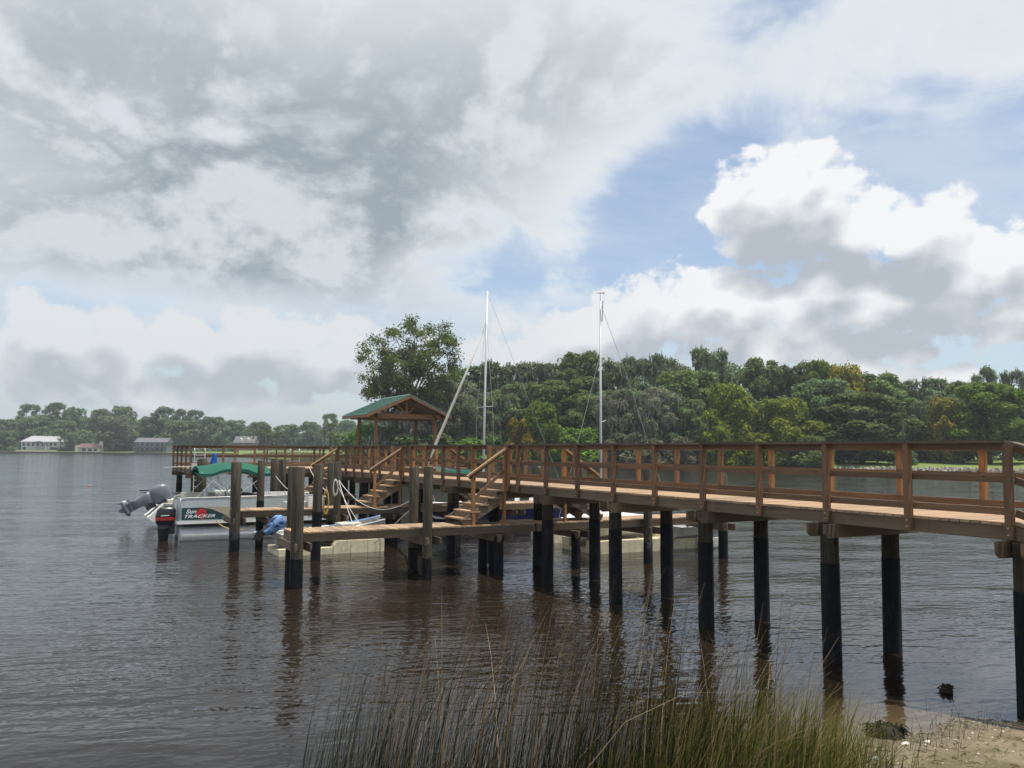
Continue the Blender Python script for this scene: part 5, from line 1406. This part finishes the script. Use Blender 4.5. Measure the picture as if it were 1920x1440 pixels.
house('white_house', 'wide white house with a pale hipped roof on the far left shore', 83, 536, 'L', 25, 10, 6.2, 9.9, M_hw, M_rwhite, [(-11.6 + i * 2.9, -9.9 + i * 2.9, 3.4, 5.4) for i in range(8)] + [(-11.5, -9.2, .6, 2.6), (6.2, 11.4, .6, 2.6)], True, wh_extra)
def ch_extra(t, rf): MB().box(5.6, 6.9, 1.5, 3, 2, 6.6).build('chimney', M_hcream, t); MB().box(-8.6, -6.3, -.6, 4, 0, 4.2).build('end_wall', M_hcream, t)
house('boathouse', 'low boathouse with a red roof and chimney at the far waterline', 174, 516, 'L', 12.5, 6, 2.6, 5.2, M_hcream, M_rred, [(-4.5, -2.0, .5, 2.0), (-.8, 1.7, .5, 2.0), (2.8, 4.9, .5, 2.0)], False, ch_extra)
def gh_extra(t, rf):
    MB().box(-9.6, 9.6, -3.2, -.09, 3.2, 3.45).build('balcony', M_hgrey, t)
    for i in range(7): MB().box(-9.4 + i * 3.1, -9.15 + i * 3.1, -3.1, -2.9, 0, 6.1).build('balcony_post', M_rgrey, t)
house('grey_house', 'grey two-storey house with balcony posts on the far left shore', 288, 505, 'L', 19, 9, 6.2, 8.8, M_hgrey, M_rgrey, [(-8.5 + i * 2.9, -6.7 + i * 2.9, 3.9, 5.6) for i in range(6)] + [(-8.5 + i * 2.9, -6.7 + i * 2.9, .6, 2.6) for i in range(6)], False, gh_extra)
def dh_extra(t, rf):
    for x in (-2.8, 1.6): MB().prism([(x - 1.3, 6.4), (x + 1.3, 6.4), (x + 1.3, 8.0), (x, 9.0), (x - 1.3, 8.0)], 'y', .2, 4).build('dormer', M_hw, t)
    MB().box(4.4, 5.3, 2, 3.2, 7, 10.6).build('chimney', M_brick, t)
house('dormered_house', 'house with white dormers and grey roof above the dock platform railing', 462, 512, 'L', 12, 8, 6.0, 10.0, M_brick, M_rgrey, [(-5.0 + i * 2.9, -3.6 + i * 2.9, 3.4, 5.0) for i in range(4)], False, dh_extra)
house('far_bungalow', 'small pale bungalow at the far left edge of the picture', 8, 548, 'L', 14, 7, 3.0, 5.4, M_hcream, M_rwhite, [(-4, -2, .8, 2.2), (1, 4, .8, 2.2)], True)
house('brick_house', 'brick house half hidden by trees beyond the lawn at the right', 1725, 215, 'R', 15, 8, 3.6, 6.6, M_brick, M_rgrey, [(-4.8, -3.2, 1.0, 2.8), (-1, .8, 1.0, 2.8), (3, 4.8, 1.0, 2.8)], True)
# timber bulkhead along the far shore
mbk = MB()
for i in range(len(LB) - 1):
    a = bearing(*LB[i]); b = bearing(*LB[i + 1]); 
    dx_, dy_ = b[0] - a[0], b[1] - a[1]; n = math.hypot(dx_, dy_); ux, uy = dx_ / n, dy_ / n
    mbk.add([(a[0] - uy * -.3, a[1] - .3, -1), (b[0] - uy * -.3, b[1] - .3, -1), (b[0], b[1] - .3, 1.0), (a[0], a[1] - .3, 1.0), (a[0], a[1] + .1, 1.05), (b[0], b[1] + .1, 1.05)], [(0, 1, 2, 3), (3, 2, 5, 4)])
o = mbk.build('bulkhead', plain('bulkhead_timber', rgb(.07, .06, .05), .9)); tag(o, 'dark timber bulkhead along the far left waterline', 'bulkhead')

# ------------------------------------------------------------------ foreground rushes
def blades(name, label, n, xr, hr, wid, m, seed, lean=.25, px_dens=None, dead=0.0):
    rng = np.random.default_rng(seed); V, F = [], []
    xs_ = px_dens(rng, n)
    for i in range(n):
        x = xs_[i]; sy = float(np.interp(x, SHX, GRY)); y = sy + rng.normal(-.28, .30)
        z = float(ground_h(np.array(x), np.array(y))) - .03
        h = hr(x, rng); a = rng.normal(0, 1.0); ln = abs(rng.normal(0, lean)) * h
        dxl, dyl = math.cos(a) * ln + .13 * h, math.sin(a) * ln
        w = wid * rng.uniform(.6, 1.2); fa = rng.uniform(0, math.pi); wx_, wy_ = math.cos(fa) * w, math.sin(fa) * w
        droop = rng.uniform(.0, .55) * ln
        b0 = len(V); K = 5
        for k in range(K):
            t = k / (K - 1); s = 1 - t * .85
            px_, py_, pz = x + dxl * t ** 1.8, y + dyl * t ** 1.8, z + h * t - droop * t ** 3
            V.append((px_ - wx_ * s, py_ - wy_ * s, pz)); V.append((px_ + wx_ * s, py_ + wy_ * s, pz))
        for k in range(K - 1): F.append((b0 + 2 * k, b0 + 2 * k + 1, b0 + 2 * k + 3, b0 + 2 * k + 2))
    me = bpy.data.meshes.new(name); me.from_pydata(V, [], F); me.materials.append(m); me.update()
    o = stuff(link(name, me)); tag(o, label, 'grass'); return o
def ramp_mat(name, stops):
    m = bpy.data.materials.new(name); m.use_nodes = True; nt = m.node_tree; nt.nodes.clear(); b = NB(nt)
    g = b.node('ShaderNodeNewGeometry'); cr_ = b.node('ShaderNodeValToRGB'); b.link(g.outputs['Random Per Island'], cr_.inputs[0])
    cr_.color_ramp.interpolation = 'CONSTANT'
    while len(cr_.color_ramp.elements) < len(stops): cr_.color_ramp.elements.new(.5)
    for e, (p, c) in zip(cr_.color_ramp.elements, stops): e.position = p; e.color = c
    df = b.node('ShaderNodeBsdfDiffuse'); tl = b.node('ShaderNodeBsdfTranslucent'); b.link(cr_.outputs[0], df.inputs[0]); b.link(cr_.outputs[0], tl.inputs[0])
    mx = b.node('ShaderNodeMixShader'); mx.inputs[0].default_value = .3; b.link(df.outputs[0], mx.inputs[1]); b.link(tl.outputs[0], mx.inputs[2])
    o = b.node('ShaderNodeOutputMaterial'); b.link(mx.outputs[0], o.inputs[0]); return m
M_rush = ramp_mat('rush_stems', [(0, rgb(.014, .020, .009)), (.42, rgb(.024, .032, .013)), (.72, rgb(.045, .050, .020)), (.88, rgb(.13, .09, .045)), (.96, rgb(.24, .18, .10))])
M_gr = ramp_mat('marsh_grass_blades', [(0, rgb(.06, .085, .018)), (.35, rgb(.13, .15, .03)), (.6, rgb(.04, .055, .014)), (.75, rgb(.23, .16, .06)), (.9, rgb(.32, .24, .12))])
def dens1(rng, n):
    c = np.array([-8.35, -7.85, -7.3, -6.7, -6.15, -5.6, -5.1]); w = np.array([.13, .15, .12, .18, .18, .14, .10])
    return rng.choice(c, n, p=w / w.sum()) + rng.normal(0, .20, n)
blades('rushes', 'dark green rushes standing at the water edge in the foreground', 2500, None, lambda x, r: np.interp(x, [-9, -8, -7.2, -6, -5], [1.1, 1.7, 1.95, 2.0, 1.75]) * (.18 + .95 * r.random() ** 1.7), .0042, M_rush, 31, .22, dens1)
M_wisp = ramp_mat('dry_stems', [(0, rgb(.24, .17, .10)), (.4, rgb(.33, .26, .17)), (.75, rgb(.16, .10, .05))])
def dens4(rng, n): return rng.uniform(-8.2, -4.6, n)
blades('dry_stems', 'tall pale dry stems rising out of the foreground rushes', 170, None, lambda x, r: np.interp(x, [-8.4, -7.4, -6, -4.6], [1.3, 2.1, 2.3, 1.9]) * r.uniform(.7, 1.0), 0.0058, M_wisp, 35, .34, dens4)
def dens2(rng, n): return np.clip(rng.normal(-4.75, .75, n), -6.8, -3.0)
blades('marsh_grass', 'yellow-green marsh grass at the water edge in the foreground right of the rushes', 2900, None, lambda x, r: np.interp(x, [-7, -5.5, -4.6, -3.6, -3], [.6, 1.0, 1.0, .7, .35]) * r.uniform(.35, 1.2), .0050, M_gr, 32, .42, dens2)
def dens3(rng, n): return rng.uniform(-3.9, -.6, n)
blades('sand_sprouts', 'sparse green sprouts on the sand at the bottom right', 150, None, lambda x, r: r.uniform(.08, .38), .004, M_rush, 33, .3, dens3)

# wrack, twigs and shell grit scattered on the sand
def litter():
    rng = random.Random(11); mb = MB()
    for i in range(650):
        x = rng.uniform(-4.2, .2); sy = float(np.interp(x, SHX, SHY)); y = sy - abs(rng.gauss(0, .8)) - .02
        z = float(ground_h(np.array(x), np.array(y))); a = rng.uniform(0, 6.28)
        if i % 5:
            l = rng.uniform(.010, .055); d = (math.cos(a) * l, math.sin(a) * l)
            mb.tube([(x - d[0], y - d[1], z + .004), (x + rng.uniform(-.01, .01), y + rng.uniform(-.01, .01), z + .012), (x + d[0], y + d[1], z + .004)], [.003, .0035, .0015], 4, k=0 if i % 3 == 0 else 1)
        else:
            s = rng.uniform(.008, .028)
            mb.add([(x + s * math.cos(a + q) * rng.uniform(.6, 1), y + s * .7 * math.sin(a + q), z + .002) for q in (0, 1.57, 3.14, 4.71)] + [(x, y, z + s * .5)], [(0, 1, 4), (1, 2, 4), (2, 3, 4), (3, 0, 4)], 2)
    o = stuff(mb.build('shore_litter', [M_weed, plain('dead_grass', rgb(.13, .10, .055), .9, .1), plain('shell_grit', rgb(.42, .40, .35), .7)])); tag(o, 'twigs, dead grass and shell grit scattered on the sand at the bottom right', 'litter')
litter()

# ------------------------------------------------------------------ river air
hm = bpy.data.materials.new('river_haze'); hm.use_nodes = True
hnt = hm.node_tree; hnt.nodes.clear(); hb_ = NB(hnt)
pv = hb_.node('ShaderNodeVolumePrincipled'); pv.inputs['Color'].default_value = rgb(.86, .92, 1.0); pv.inputs['Density'].default_value = 0.00023; pv.inputs['Anisotropy'].default_value = 0.25
ho = hb_.node('ShaderNodeOutputMaterial'); hb_.link(pv.outputs[0], ho.inputs['Volume'])
hz_o = MB().box(-1320, 1720, -210, 1520, -4.0, 46.0).build('haze', hm); stuff(hz_o); tag(hz_o, 'faint haze over the river', 'haze')
